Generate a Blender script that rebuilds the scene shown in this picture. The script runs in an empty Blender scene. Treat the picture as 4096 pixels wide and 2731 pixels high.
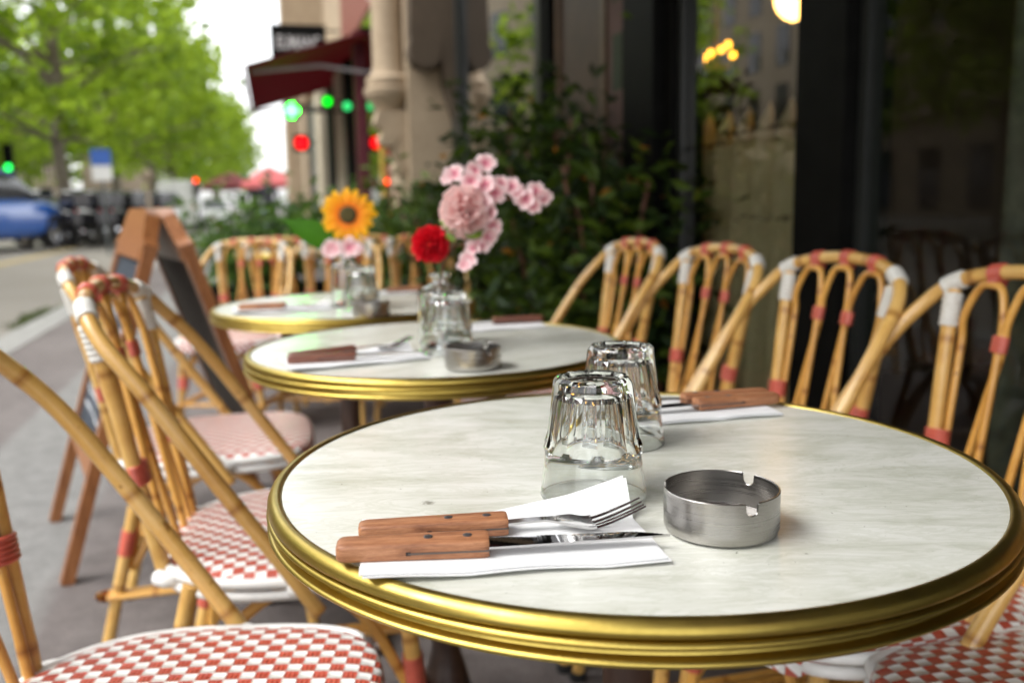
import bpy, math, random
import numpy as np
from math import sin, cos, pi, radians, sqrt
from mathutils import Vector, Matrix, Euler
random.seed(7)
S = bpy.context.scene
C = S.collection
# ------------------------------------------------------------------ camera
cam_d = bpy.data.cameras.new('camera'); cam = bpy.data.objects.new('camera', cam_d); C.objects.link(cam)
S.camera = cam
CH = 0.9619
PIT, ROL = radians(8.769), radians(-1.109)
cam_d.sensor_width = 36; cam_d.lens = 3600 / 4096 * 36
cam_d.clip_start = 0.02; cam_d.clip_end = 2000
cam.matrix_world = Matrix.Translation((0, 0, CH)) @ Matrix.Rotation(pi / 2 - PIT, 4, 'X') @ Matrix.Rotation(ROL, 4, 'Z')
cam_d.dof.use_dof = True; cam_d.dof.focus_distance = 0.65; cam_d.dof.aperture_fstop = 4.6
# ------------------------------------------------------------------ world, sun, exposure
W = bpy.data.worlds.new('World'); S.world = W; W.use_nodes = True
wn = W.node_tree; wn.nodes.clear()
sky = wn.nodes.new('ShaderNodeTexSky'); sky.sky_type = 'NISHITA'; sky.sun_disc = False
SUN_EL, SUN_ROT = radians(52), radians(250)
sky.sun_elevation = SUN_EL; sky.sun_rotation = SUN_ROT; sky.dust_density = 2.0; sky.air_density = 1.0; sky.ozone_density = 1
hs = wn.nodes.new('ShaderNodeHueSaturation'); hs.inputs['Saturation'].default_value = 0.10
hs.inputs['Value'].default_value = 1.0
bg = wn.nodes.new('ShaderNodeBackground'); bg.inputs['Strength'].default_value = 0.15
wo = wn.nodes.new('ShaderNodeOutputWorld')
wn.links.new(sky.outputs[0], hs.inputs['Color']); wn.links.new(hs.outputs[0], bg.inputs[0]); wn.links.new(bg.outputs[0], wo.inputs[0])
sd = bpy.data.lights.new('sun', 'SUN'); sd.energy = .55; sd.angle = radians(40); sd.color = (1, .96, .9)
sun = bpy.data.objects.new('sun', sd); C.objects.link(sun)
# the sky's sun_rotation is clockwise from +Y
sdir = Vector((sin(SUN_ROT) * cos(SUN_EL), cos(SUN_ROT) * cos(SUN_EL), sin(SUN_EL)))
sun.rotation_euler = (-sdir).to_track_quat('-Z', 'Y').to_euler()
S.view_settings.view_transform = 'Standard'; S.view_settings.look = 'None'
S.view_settings.exposure = 1.9; S.view_settings.gamma = 1
S.cycles.use_denoising = True
S.cycles.max_bounces = 10; S.cycles.transmission_bounces = 10; S.cycles.transparent_max_bounces = 12
S.cycles.sample_clamp_indirect = 6; S.cycles.blur_glossy = 0.3
# ------------------------------------------------------------------ helpers
ND = Vector((.9636, .267, 0)); DD = Vector((-.267, .9636, 0))      # across the street (towards the cafe), along the street
ANG = math.atan2(.267, .9636)
def nt(n, t, z=0.): return ND * n + DD * t + Vector((0, 0, z))

class MB:
    def __init__(s): s.v = []; s.f = []; s.uv = {}; s.mi = []; s.m = 0
    def add(s, vs, fs, uvs=None):
        o = len(s.v); s.v += [tuple(v) for v in vs]
        for k, f in enumerate(fs):
            if uvs is not None: s.uv[len(s.f)] = uvs[k]
            s.f.append(tuple(i + o for i in f)); s.mi.append(s.m)
    def box(s, c, d, rz=0., M=None):
        x, y, z = [q / 2 for q in d]
        vs = [Vector((a * x, b * y, e * z)) for a in (-1, 1) for b in (-1, 1) for e in (-1, 1)]
        R = M if M is not None else Matrix.Rotation(rz, 3, 'Z')
        vs = [R @ v + Vector(c) for v in vs]
        s.add(vs, [(0, 1, 3, 2), (4, 6, 7, 5), (0, 4, 5, 1), (2, 3, 7, 6), (0, 2, 6, 4), (1, 5, 7, 3)])
    def ntbox(s, n0, n1, t0, t1, z0, z1):
        s.box(nt((n0 + n1) / 2, (t0 + t1) / 2, (z0 + z1) / 2), (n1 - n0, t1 - t0, z1 - z0), ANG)
    def prism(s, poly, fn, d0, d1):
        n = len(poly); vs = [fn(p, d0) for p in poly] + [fn(p, d1) for p in poly]
        s.add(vs, [tuple(range(n))[::-1], tuple(range(n, 2 * n))] + [(i, (i + 1) % n, n + (i + 1) % n, n + i) for i in range(n)])
    def lathe(s, prof, seg=48, c=(0, 0, 0), cap0=False, cap1=False, a0=0, a1=2 * pi):
        full = abs(a1 - a0 - 2 * pi) < 1e-6; ns = seg if full else seg + 1
        vs = []
        for r, z in prof:
            for i in range(ns):
                a = a0 + (a1 - a0) * i / seg; vs.append((c[0] + r * cos(a), c[1] + r * sin(a), c[2] + z))
        fs = []
        for k in range(len(prof) - 1):
            for i in range(seg):
                j = (i + 1) % ns; fs.append((k * ns + i, k * ns + j, (k + 1) * ns + j, (k + 1) * ns + i))
        if cap0: fs.append(tuple(range(ns))[::-1])
        if cap1: fs.append(tuple(range((len(prof) - 1) * ns, len(prof) * ns)))
        s.add(vs, fs)
    def tube(s, pts, rad, seg=12, caps=True, closed=False, ell=None, u0=0.):
        pts = [Vector(p) for p in pts]; n = len(pts)
        R = rad if isinstance(rad, (list, tuple)) else [rad] * n
        T = []
        for i in range(n):
            a = pts[(i - 1) % n] if (closed or i > 0) else pts[i]; b = pts[(i + 1) % n] if (closed or i < n - 1) else pts[i]
            t = (b - a); T.append(t.normalized() if t.length > 1e-9 else Vector((0, 0, 1)))
        ref = Vector(ell[0]) if ell else (Vector((0, 0, 1)) if abs(T[0].z) < .9 else Vector((1, 0, 0)))
        N = (ref - T[0] * ref.dot(T[0])).normalized(); vs = []; L = [u0]
        for i in range(n):
            if ell: N = Vector(ell[0])
            N = (N - T[i] * N.dot(T[i])); N = N.normalized() if N.length > 1e-6 else T[i].orthogonal().normalized()
            B = T[i].cross(N)
            ka, kb = (ell[1], ell[2]) if ell else (1, 1)
            for j in range(seg):
                a = 2 * pi * j / seg; vs.append(pts[i] + (N * cos(a) * ka + B * sin(a) * kb) * R[i])
            if i: L.append(L[-1] + (pts[i] - pts[i - 1]).length)
        L.append(L[-1] + (pts[0] - pts[-1]).length)
        fs = []; uv = []
        for i in range(n if closed else n - 1):
            i2 = (i + 1) % n
            for j in range(seg):
                j2 = (j + 1) % seg; fs.append((i * seg + j, i * seg + j2, i2 * seg + j2, i2 * seg + j))
                v0, v1 = j / seg, (j + 1) / seg; uv.append([(L[i], v0), (L[i], v1), (L[i + 1], v1), (L[i + 1], v0)])
        if caps and not closed:
            fs.append(tuple(range(seg))[::-1]); uv.append([(L[0] + .05, .5)] * seg)
            fs.append(tuple(range((n - 1) * seg, n * seg))); uv.append([(L[n - 1] + .05, .5)] * seg)
        s.add(vs, fs, uv)
    def ring(s, pts_rings):   # list of rings (same length) lofted
        n = len(pts_rings[0]); vs = [p for r in pts_rings for p in r]; fs = []
        for k in range(len(pts_rings) - 1):
            for i in range(n): j = (i + 1) % n; fs.append((k * n + i, k * n + j, (k + 1) * n + j, (k + 1) * n + i))
        fs.append(tuple(range(n))[::-1]); fs.append(tuple(range((len(pts_rings) - 1) * n, len(pts_rings) * n)))
        s.add(vs, fs)
    def ball(s, c, r, sx=1, sy=1, sz=1, nu=16, nv=10):
        s.lathe_ball(c, r, sx, sy, sz, nu, nv)
    def lathe_ball(s, c, r, sx, sy, sz, nu, nv):
        vs = [(c[0], c[1], c[2] - r * sz)]
        for k in range(1, nv):
            a = -pi / 2 + pi * k / nv
            for i in range(nu):
                b = 2 * pi * i / nu; vs.append((c[0] + r * sx * cos(a) * cos(b), c[1] + r * sy * cos(a) * sin(b), c[2] + r * sz * sin(a)))
        vs.append((c[0], c[1], c[2] + r * sz)); fs = []
        for i in range(nu): fs.append((0, 1 + (i + 1) % nu, 1 + i))
        for k in range(nv - 2):
            for i in range(nu):
                j = (i + 1) % nu; a = 1 + k * nu; fs.append((a + i, a + j, a + nu + j, a + nu + i))
        a = 1 + (nv - 2) * nu
        for i in range(nu): fs.append((len(vs) - 1, a + i, a + (i + 1) % nu))
        s.add(vs, fs)
    def build(s, name, mats, parent=None, smooth=40, link=True):
        me = bpy.data.meshes.new(name); me.from_pydata(s.v, [], s.f)
        mats = mats if isinstance(mats, (list, tuple)) else [mats]
        for m in mats: me.materials.append(m)
        if s.uv:
            ul = me.uv_layers.new(name='UVMap'); dat = np.zeros(len(me.loops) * 2, np.float32)
            for p in me.polygons:
                if p.index in s.uv:
                    for k, li in enumerate(p.loop_indices): dat[2 * li:2 * li + 2] = s.uv[p.index][k]
            ul.data.foreach_set('uv', dat)
        if len(mats) > 1: me.polygons.foreach_set('material_index', s.mi)
        if smooth:
            me.polygons.foreach_set('use_smooth', [True] * len(me.polygons))
            me.set_sharp_from_angle(angle=radians(smooth))
        me.update()
        o = bpy.data.objects.new(name, me); C.objects.link(o)
        if parent is not None: o.parent = parent
        return o

def tag(o, label=None, cat=None, group=None, kind=None):
    if label: o['label'] = label
    if cat: o['category'] = cat
    if group: o['group'] = group
    if kind: o['kind'] = kind
    return o
def thing(name, label, cat, loc=(0, 0, 0), rz=0., group=None):
    o = bpy.data.objects.new(name, None); C.objects.link(o); o.location = loc; o.rotation_euler = (0, 0, rz)
    o.empty_display_size = .05
    return tag(o, label, cat, group)
def copy_tree(o, label=None, loc=None, rz=None, scale=None):
    c = o.copy(); C.objects.link(c)
    def kids(a, b):
        for ch in [q for q in bpy.data.objects if q.parent == a]:
            d = ch.copy(); C.objects.link(d); d.parent = b; kids(ch, d)
    src = list(o.children)
    for ch in src:
        d = ch.copy(); C.objects.link(d); d.parent = c
        for g in list(ch.children):
            e = g.copy(); C.objects.link(e); e.parent = d
    if label: c['label'] = label
    if loc is not None: c.location = loc
    if rz is not None: c.rotation_euler[2] = rz
    if scale is not None: c.scale = scale
    return c
def spline(P, n=8, closed=False):
    P = [Vector(p) for p in P]; out = []; m = len(P)
    for i in range(m if closed else m - 1):
        p1, p2 = P[i], P[(i + 1) % m]
        p0 = P[i - 1] if (closed or i > 0) else p1 * 2 - p2
        p3 = P[(i + 2) % m] if (closed or i < m - 2) else p2 * 2 - p1
        for k in range(n):
            t = k / n
            out.append(.5 * ((2 * p1) + (p2 - p0) * t + (2 * p0 - 5 * p1 + 4 * p2 - p3) * t * t + (3 * p1 - p0 - 3 * p2 + p3) * t ** 3))
    if not closed: out.append(P[-1])
    return out

# ------------------------------------------------------------------ materials
class NT:
    def __init__(s, name):
        s.mat = bpy.data.materials.new(name); s.mat.use_nodes = True; s.t = s.mat.node_tree
        s.p = s.t.nodes['Principled BSDF']; s.out = s.t.nodes['Material Output']
    def n(s, typ, **kw):
        o = s.t.nodes.new('ShaderNode' + typ)
        for k, v in kw.items():
            if k in o.inputs: o.inputs[k].default_value = v
            else: setattr(o, k, v)
        return o
    def l(s, a, b): s.t.links.new(a, b)
    def set(s, **kw):
        for k, v in kw.items(): s.p.inputs[k.replace('_', ' ')].default_value = v
        return s
    def math(s, op, a, b=None, c=None):
        o = s.n('Math', operation=op)
        for i, x in enumerate((a, b, c)):
            if x is None: continue
            if isinstance(x, (int, float)): o.inputs[i].default_value = x
            else: s.l(x, o.inputs[i])
        return o.outputs[0]
    def ramp(s, fac, stops):
        r = s.n('ValToRGB'); e = r.color_ramp.elements
        e[0].position, e[0].color = stops[0][0], (*stops[0][1], 1)
        e[1].position, e[1].color = stops[-1][0], (*stops[-1][1], 1)
        for p, c in stops[1:-1]: q = e.new(p); q.color = (*c, 1)
        s.l(fac, r.inputs[0]); return r.outputs[0]
    def mix(s, fac, a, b, typ='MIX'):
        m = s.n('Mix', data_type='RGBA', blend_type=typ)
        for i, x in ((0, fac), (6, a), (7, b)):
            if isinstance(x, (int, float)): m.inputs[i].default_value = x
            elif isinstance(x, tuple): m.inputs[i].default_value = (*x, 1) if len(x) == 3 else x
            else: s.l(x, m.inputs[i])
        return m.outputs[2]
    def noise(s, scale, vec=None, detail=4, rough=.55, dist=0., out='Fac'):
        o = s.n('TexNoise', Scale=scale, Detail=detail, Roughness=rough, Distortion=dist)
        if vec is not None: s.l(vec, o.inputs['Vector'])
        return o.outputs[out]
    def coords(s, kind='Object', scale=(1, 1, 1), rot=(0, 0, 0)):
        c = s.n('TexCoord'); m = s.n('Mapping'); m.inputs['Scale'].default_value = scale; m.inputs['Rotation'].default_value = rot
        s.l(c.outputs[kind], m.inputs[0]); return m.outputs[0]
    def bump(s, h, strength=.3, dist=.001):
        b = s.n('Bump', Strength=strength, Distance=dist); s.l(h, b.inputs['Height']); s.l(b.outputs[0], s.p.inputs['Normal']); return b
    def base(s, c): s.l(c, s.p.inputs['Base Color']); return s
def plain(name, col, rough=.5, metal=0., var=.12, scale=12., **kw):
    m = NT(name); m.set(Roughness=rough, Metallic=metal, **kw)
    n = m.noise(scale, m.coords())
    lo = tuple(c * (1 - var) for c in col); hi = tuple(min(1, c * (1 + var)) for c in col)
    m.base(m.ramp(n, [(.3, lo), (.7, hi)])); return m.mat
def emit(name, col, strength):
    m = NT(name); m.set(Roughness=.4); m.p.inputs['Base Color'].default_value = (*[c * .5 for c in col], 1)
    m.p.inputs['Emission Color'].default_value = (*col, 1); m.p.inputs['Emission Strength'].default_value = strength; return m.mat

def mat_marble():
    m = NT('laminate_marble'); m.set(Roughness=.22, Specular_IOR_Level=.5)
    v = m.coords('Object', (5, 17, 5), (0, 0, radians(-4)))
    a = m.noise(1.1, v, 7, .62, 1.2); b = m.noise(2.6, m.coords('Object', (4, 15, 4), (0, 0, radians(-7))), 8, .68, 2.2)
    r1 = m.ramp(a, [(.32, (.50, .505, .43)), (.5, (.635, .64, .585)), (.68, (.69, .695, .65))])
    vein = m.ramp(b, [(.40, (1, 1, 1)), (.5, (.84, .85, .80)), (.54, (1, 1, 1))])
    c = m.mix(.75, r1, vein, 'MULTIPLY')
    dots = m.noise(260, m.coords('Object'), 2, .5)
    sp = m.ramp(dots, [(.24, (.35, .35, .32)), (.27, (1, 1, 1))])
    tc = m.n('TexCoord'); vd = m.n('VectorMath', operation='DISTANCE'); m.l(tc.outputs['Object'], vd.inputs[0]); vd.inputs[1].default_value = (-.1614, -.0898, 0)
    q = m.math('ADD', vd.outputs['Value'], m.math('MULTIPLY', m.noise(420, m.coords('Object'), 3), .012)); chip = m.ramp(q, [(.0085, (.42, .41, .38)), (.0095, (1, 1, 1))])
    m.base(m.mix(1., m.mix(1., c, sp, 'MULTIPLY'), chip, 'MULTIPLY'))
    rr = m.noise(9, m.coords('Object'), 5, .6)
    mr = m.n('MapRange'); m.l(rr, mr.inputs[0]); mr.inputs[3].default_value = .17; mr.inputs[4].default_value = .30
    m.l(mr.outputs[0], m.p.inputs['Roughness'])
    m.bump(m.noise(500, m.coords('Object'), 3), .04, .0006); return m.mat
def mat_brass():
    m = NT('aged_brass'); m.set(Metallic=1.)
    n = m.noise(26, m.coords('Object'), 6, .65); s = m.noise(7, m.coords('Object', (1, 1, 14)), 5, .6)
    c = m.mix(.6, m.ramp(n, [(.3, (.33, .235, .045)), (.55, (.49, .365, .085)), (.75, (.61, .48, .15))]), m.ramp(s, [(.3, (.37, .27, .058)), (.7, (.54, .415, .115))]))
    m.base(c)
    mr = m.n('MapRange'); m.l(n, mr.inputs[0]); mr.inputs[1].default_value = .3; mr.inputs[2].default_value = .75; mr.inputs[3].default_value = .40; mr.inputs[4].default_value = .26
    m.l(mr.outputs[0], m.p.inputs['Roughness']); m.bump(m.noise(180, m.coords('Object'), 4), .12, .0008); return m.mat
def mat_bamboo(name, mul=(1, 1, 1)):
    m = NT(name); m.set(Roughness=.33, Coat_Weight=.35, Coat_Roughness=.18)
    uv = m.n('UVMap').outputs[0]; sx = m.n('SeparateXYZ'); m.l(uv, sx.inputs[0])
    mp = m.n('Mapping'); mp.inputs['Scale'].default_value = (7, 16, 1); m.l(uv, mp.inputs[0])
    streak = m.noise(1., mp.outputs[0], 5, .6); blot = m.noise(9, m.coords('Object'), 5, .62, .6)
    k = lambda c: tuple(a * b for a, b in zip(c, mul))
    c1 = m.ramp(streak, [(.25, k((.46, .25, .065))), (.5, k((.68, .43, .135))), (.8, k((.80, .58, .25)))])
    c2 = m.ramp(blot, [(.3, k((.44, .21, .045))), (.5, k((.66, .41, .12))), (.72, k((.82, .60, .28)))])
    c = m.mix(.55, c1, c2)
    f = m.math('FRACT', m.math('DIVIDE', sx.outputs[0], .19)); dist = m.math('ABSOLUTE', m.math('SUBTRACT', f, .5))
    nd = m.ramp(dist, [(.0, (.40, .25, .14)), (.012, (.62, .48, .34)), (.05, (1, 1, 1))])
    c = m.mix(.8, c, nd, 'MULTIPLY')
    sp = m.ramp(m.noise(60, m.coords('Object'), 3, .6), [(.27, (.30, .16, .08)), (.33, (1, 1, 1))])
    oi = m.n('ObjectInfo'); tone = m.ramp(oi.outputs['Random'], [(0., (.80, .74, .66)), (.5, (.95, .90, .80)), (1., (1., .97, .88))])
    c = m.mix(1., c, tone, 'MULTIPLY')
    m.base(m.mix(.7, c, sp, 'MULTIPLY')); m.bump(streak, .12, .001); return m.mat
def mat_weave():
    m = NT('woven_plastic_seat'); m.set(Roughness=.3, Specular_IOR_Level=.5)
    uv = m.n('UVMap').outputs[0]; wv_ = m.noise(22, m.coords('Object'), 3, .6, out='Color'); wm = m.n('VectorMath', operation='MULTIPLY_ADD'); m.l(wv_, wm.inputs[0]); wm.inputs[1].default_value = (.0022, .0022, 0); m.l(uv, wm.inputs[2])
    sx = m.n('SeparateXYZ'); m.l(wm.outputs[0], sx.inputs[0])
    CW, PR = .0158, .0315
    u = m.math('DIVIDE', sx.outputs[1], CW); col = m.math('FLOOR', u); fu = m.math('FRACT', u)
    par = m.math('MULTIPLY', m.math('FLOORED_MODULO', col, 2.), .5)
    fv = m.math('FRACT', m.math('ADD', m.math('DIVIDE', sx.outputs[0], PR), par))
    isw = m.math('LESS_THAN', fv, .49)
    hw = m.math('MULTIPLY', m.math('SINE', m.math('MULTIPLY', fv, pi / .49)), m.math('POWER', m.math('SINE', m.math('MULTIPLY', fu, pi)), .2))
    hr = m.math('ABSOLUTE', m.math('SINE', m.math('MULTIPLY', fu, 3 * pi)))
    hr2 = m.math('MULTIPLY', m.math('ADD', hr, .4), m.math('SINE', m.math('MULTIPLY', m.math('SUBTRACT', fv, .49), pi / .51)))
    mh = m.n('Mix', data_type='FLOAT'); m.l(isw, mh.inputs[0]); m.l(m.math('MULTIPLY', hr2, .55), mh.inputs[2]); m.l(hw, mh.inputs[3]); h = mh.outputs[0]
    nz = m.noise(45, m.coords('Object'), 3)
    red = m.ramp(nz, [(.3, (.42, .058, .032)), (.7, (.54, .10, .058))]); wht = m.ramp(nz, [(.3, (.74, .73, .69)), (.7, (.84, .84, .81))])
    c = m.mix(isw, red, wht)
    gap_shade = m.ramp(h, [(.0, (.42, .32, .28)), (.10, (1, 1, 1))]); m.base(m.mix(.85, c, gap_shade, 'MULTIPLY'))  # shading between the strands, darkened in the colour
    m.bump(h, .75, .003); return m.mat
def mat_wood(name, a, b, c, scale=(3, 40, 40), rough=.42, coords='Object'):
    m = NT(name); m.set(Roughness=rough)
    g = m.noise(2.2, m.coords(coords, scale), 7, .65, .8); g2 = m.noise(8, m.coords(coords, tuple(x * 2.2 for x in scale)), 4, .6)
    col = m.ramp(g, [(.3, a), (.52, b), (.74, c)]); fine = m.ramp(g2, [(.35, (.62, .55, .5)), (.55, (1, 1, 1))])
    m.base(m.mix(.7, col, fine, 'MULTIPLY')); m.bump(g2, .18, .0006); return m.mat
def mat_steel(name, rough=.26, col=(.56, .55, .53), stretch=(3, 3, 220), bump=.1):
    m = NT(name); m.set(Metallic=1., Roughness=rough)
    n = m.noise(3, m.coords('Object', stretch), 4, .6)
    m.base(m.ramp(n, [(.3, tuple(x * .86 for x in col)), (.7, col)]))
    mr = m.n('MapRange'); m.l(n, mr.inputs[0]); mr.inputs[3].default_value = rough * .8; mr.inputs[4].default_value = rough * 1.3; m.l(mr.outputs[0], m.p.inputs['Roughness'])
    m.bump(n, bump, .0006); return m.mat
def mat_glass():
    m = NT('clear_tumbler_glass'); m.set(Roughness=0., IOR=1.5, Transmission_Weight=1.); m.p.inputs['Base Color'].default_value = (.965, .985, .972, 1); return m.mat
def mat_pane(name, tint=(.9, .93, .9), f0=1.0):
    m = NT(name); t = m.t
    tr = m.n('BsdfTransparent'); tr.inputs[0].default_value = (*tint, 1); gl = m.n('BsdfGlossy'); gl.inputs['Roughness'].default_value = .015
    fr = m.n('Fresnel', IOR=1.5); mx = m.n('MixShader')
    geo = m.n('NewGeometry'); m.l(m.math('MULTIPLY', m.math('MINIMUM', m.math('MULTIPLY', fr.outputs[0], f0), .85), m.math('SUBTRACT', 1., geo.outputs['Backfacing'])), mx.inputs[0]); m.l(tr.outputs[0], mx.inputs[1]); m.l(gl.outputs[0], mx.inputs[2]); m.l(mx.outputs[0], m.out.inputs[0]); return m.mat
def mat_leaf(name, lo, mid, hi, trans, tw=.45, rough=.45, clump=0):
    m = NT(name); m.set(Roughness=rough)
    at = m.n('Attribute', attribute_name='rnd')
    c = m.ramp(at.outputs['Fac'], [(0., lo), (.5, mid), (1., hi)])
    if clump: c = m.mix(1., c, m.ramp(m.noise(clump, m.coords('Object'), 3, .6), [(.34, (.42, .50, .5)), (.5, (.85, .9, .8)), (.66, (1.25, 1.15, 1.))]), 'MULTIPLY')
    m.base(c); m.set(Specular_IOR_Level=.25)
    tl = m.n('BsdfTranslucent'); m.l(m.mix(.5, c, (*trans, 1)), tl.inputs[0]); mx = m.n('MixShader'); mx.inputs[0].default_value = tw
    m.l(m.p.outputs[0], mx.inputs[1]); m.l(tl.outputs[0], mx.inputs[2]); m.l(mx.outputs[0], m.out.inputs[0]); return m.mat
def mat_stone(name, a, b, scale=3., bump=.4):
    m = NT(name); m.set(Roughness=.85)
    n = m.noise(scale, m.coords(), 8, .65); n2 = m.noise(scale * 9, m.coords(), 5, .6)
    m.base(m.mix(.35, m.ramp(n, [(.3, a), (.7, b)]), m.ramp(n2, [(.3, a), (.7, b)]))); m.bump(n2, bump, .01); return m.mat
def mat_pavement():
    m = NT('pavement_asphalt'); m.set(Roughness=.8)
    big = m.noise(.8, m.coords(), 6, .6); fine = m.noise(130, m.coords(), 4, .7); med = m.noise(14, m.coords(), 5, .65)
    c = m.ramp(big, [(.3, (.095, .080, .075)), (.5, (.135, .117, .112)), (.7, (.175, .157, .15))])
    dp = m.n('VectorMath', operation='DOT_PRODUCT'); g = m.n('NewGeometry'); m.l(g.outputs['Position'], dp.inputs[0]); dp.inputs[1].default_value = tuple(ND)
    q = m.math('ADD', dp.outputs['Value'], m.math('MULTIPLY', m.math('SUBTRACT', big, .5), .12))
    band = m.ramp(m.math('ADD', q, 1.2), [(.10, (0, 0, 0)), (.14, (1, 1, 1)), (.60, (1, 1, 1)), (.66, (0, 0, 0))])
    c = m.mix(m.math('MULTIPLY', band, .75), c, (.205, .208, .20, 1))
    c = m.mix(.5, c, m.ramp(med, [(.3, (.45, .44, .43)), (.7, (1.35, 1.35, 1.35))]), 'MULTIPLY')
    c = m.mix(.6, c, m.ramp(fine, [(.3, (.45, .45, .45)), (.7, (1.5, 1.5, 1.5))]), 'MULTIPLY')
    m.base(c); m.bump(fine, .5, .004); return m.mat
def mat_road():
    m = NT('road_asphalt'); m.set(Roughness=.75)
    big = m.noise(.35, m.coords(), 6, .6); fine = m.noise(90, m.coords(), 4, .7)
    c = m.ramp(big, [(.3, (.17, .155, .13)), (.7, (.235, .22, .19))])
    m.base(m.mix(.5, c, m.ramp(fine, [(.3, (.6, .6, .6)), (.7, (1.3, 1.3, 1.3))]), 'MULTIPLY')); m.bump(fine, .5, .006); return m.mat

MARBLE = mat_marble(); BRASS = mat_brass(); BAMBOO = mat_bamboo('bamboo_rod'); CANE = mat_bamboo('cane_rod', (1.0, .86, .62)); WEAVE = mat_weave()
REDP = plain('red_plastic_cord', (.50, .10, .065), .28, var=.15, scale=40); WHITEP = plain('white_plastic_cord', (.66, .65, .60), .32, var=.06, scale=30)
RIMW = plain('white_painted_cane', (.74, .735, .71), .38, var=.1, scale=22)
IRON = plain('brown_cast_iron', (.045, .022, .014), .4, var=.3, scale=30)
HANDLE = mat_wood('cutlery_wood', (.17, .06, .026), (.36, .155, .07), (.50, .25, .13), (9, 90, 90), .5)
HANDLED = mat_wood('dark_cutlery_wood', (.10, .03, .02), (.17, .058, .036), (.24, .095, .055), (5, 60, 60), .4)
BLADE = mat_steel('polished_blade', .05, (.58, .57, .57), (40, 40, 40), .01); STEEL = mat_steel('cutlery_steel', .12, (.60, .59, .58), (40, 40, 40), .02); BRUSHED = mat_steel('brushed_steel', .27, (.41, .395, .375), (4, 4, 260), .12)
GLASS = mat_glass(); TANG = plain('dull_tang', (.12, .10, .09), .4, .6); RIVET = plain('dark_rivet', (.16, .16, .17), .35, .8)
def mat_paper():
    m = NT('paper_napkin'); m.set(Roughness=.9); m.p.inputs['Base Color'].default_value = (.72, .725, .73, 1)
    w = m.noise(28, m.coords('Object'), 4, .6, .5); v = m.n('TexVoronoi', Scale=900.); m.l(m.coords('Object'), v.inputs['Vector'])
    h = m.math('ADD', m.math('MULTIPLY', w, 1.), m.math('MULTIPLY', v.outputs['Distance'], .06)); m.bump(h, .35, .004); return m.mat
PAPER = mat_paper(); SLOT = plain('dark_slot', (.02, .012, .01), .7)
SIGNWOOD = mat_wood('varnished_board_wood', (.17, .06, .02), (.29, .115, .04), (.38, .17, .065), (30, 30, 3), .35)
SLATE = plain('chalkboard_slate', (.022, .03, .045), .6, var=.35, scale=9); BACKB = plain('board_back', (.055, .035, .022), .7, var=.25)
CHALK = plain('chalk', (.6, .62, .64), .9)
STONE = mat_stone('limestone', (.27, .20, .13), (.42, .33, .225)); STONED = mat_stone('dark_limestone', (.05, .034, .02), (.09, .064, .04)); FAR = mat_stone('far_limestone', (.27, .215, .15), (.37, .305, .22), .5, .1)
BLACKM = plain('black_painted_metal', (.006, .006, .0055), .5, var=.3, Specular_IOR_Level=.06); GREYD = plain('dark_grey_metal', (.02, .022, .02), .4); GREYM = plain('grey_painted_metal', (.085, .095, .095), .4, var=.15)
PANE = mat_pane('shop_glass'); PANED = mat_pane('door_glass', (.97, .98, .95), 4.0); PANEM = mat_pane('mirror_shop_glass', (.25, .26, .24), 8.0)
MAROONT = mat_leaf('translucent_maroon_canvas', (.09, .010, .018), (.10, .012, .02), (.11, .013, .022), (.30, .02, .045), .55, .8); MAROON = plain('maroon_canvas', (.10, .012, .02), .8, var=.2, scale=4); PINKC = plain('pink_canvas', (.55, .13, .13), .8)
TERRA = plain('terracotta', (.22, .085, .04), .75, var=.2); SOIL = plain('soil', (.03, .02, .012), .9)
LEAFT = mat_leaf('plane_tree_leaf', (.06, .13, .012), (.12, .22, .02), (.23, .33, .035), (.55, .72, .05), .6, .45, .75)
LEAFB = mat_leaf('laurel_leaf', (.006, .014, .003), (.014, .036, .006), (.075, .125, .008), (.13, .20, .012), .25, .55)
LEAFO = mat_leaf('orange_leaf', (.22, .08, .01), (.30, .12, .012), (.36, .17, .02), (.4, .2, .02), .3)
LEAFH = mat_leaf('planter_leaf', (.02, .05, .01), (.05, .11, .018), (.10, .19, .03), (.18, .30, .04), .3)
BARK = mat_stone('plane_bark', (.12, .10, .075), (.23, .20, .15), 6)
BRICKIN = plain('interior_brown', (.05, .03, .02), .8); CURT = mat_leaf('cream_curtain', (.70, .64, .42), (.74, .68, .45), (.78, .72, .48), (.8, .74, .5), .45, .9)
TYRE = plain('tyre_rubber', (.015, .015, .015), .8); CHROME = plain('chrome_trim', (.6, .6, .6), .15, 1.)
BLUEP = plain('blue_car_paint', (.006, .11, .50), .28, var=.05, Coat_Weight=1.); WHITEC = plain('white_car_paint', (.75, .75, .74), .25, var=.03, Coat_Weight=1.)
DARKP = plain('black_car_paint', (.02, .02, .024), .22, var=.2, Coat_Weight=1.); REDCAR = plain('dark_red_paint', (.18, .012, .02), .25, Coat_Weight=1.)
CARGL = plain('car_window', (.03, .035, .04), .05, var=.1); LAMPW = plain('headlamp', (.7, .7, .7), .1); LAMPR = plain('tail_lamp', (.5, .02, .02), .15)

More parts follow.
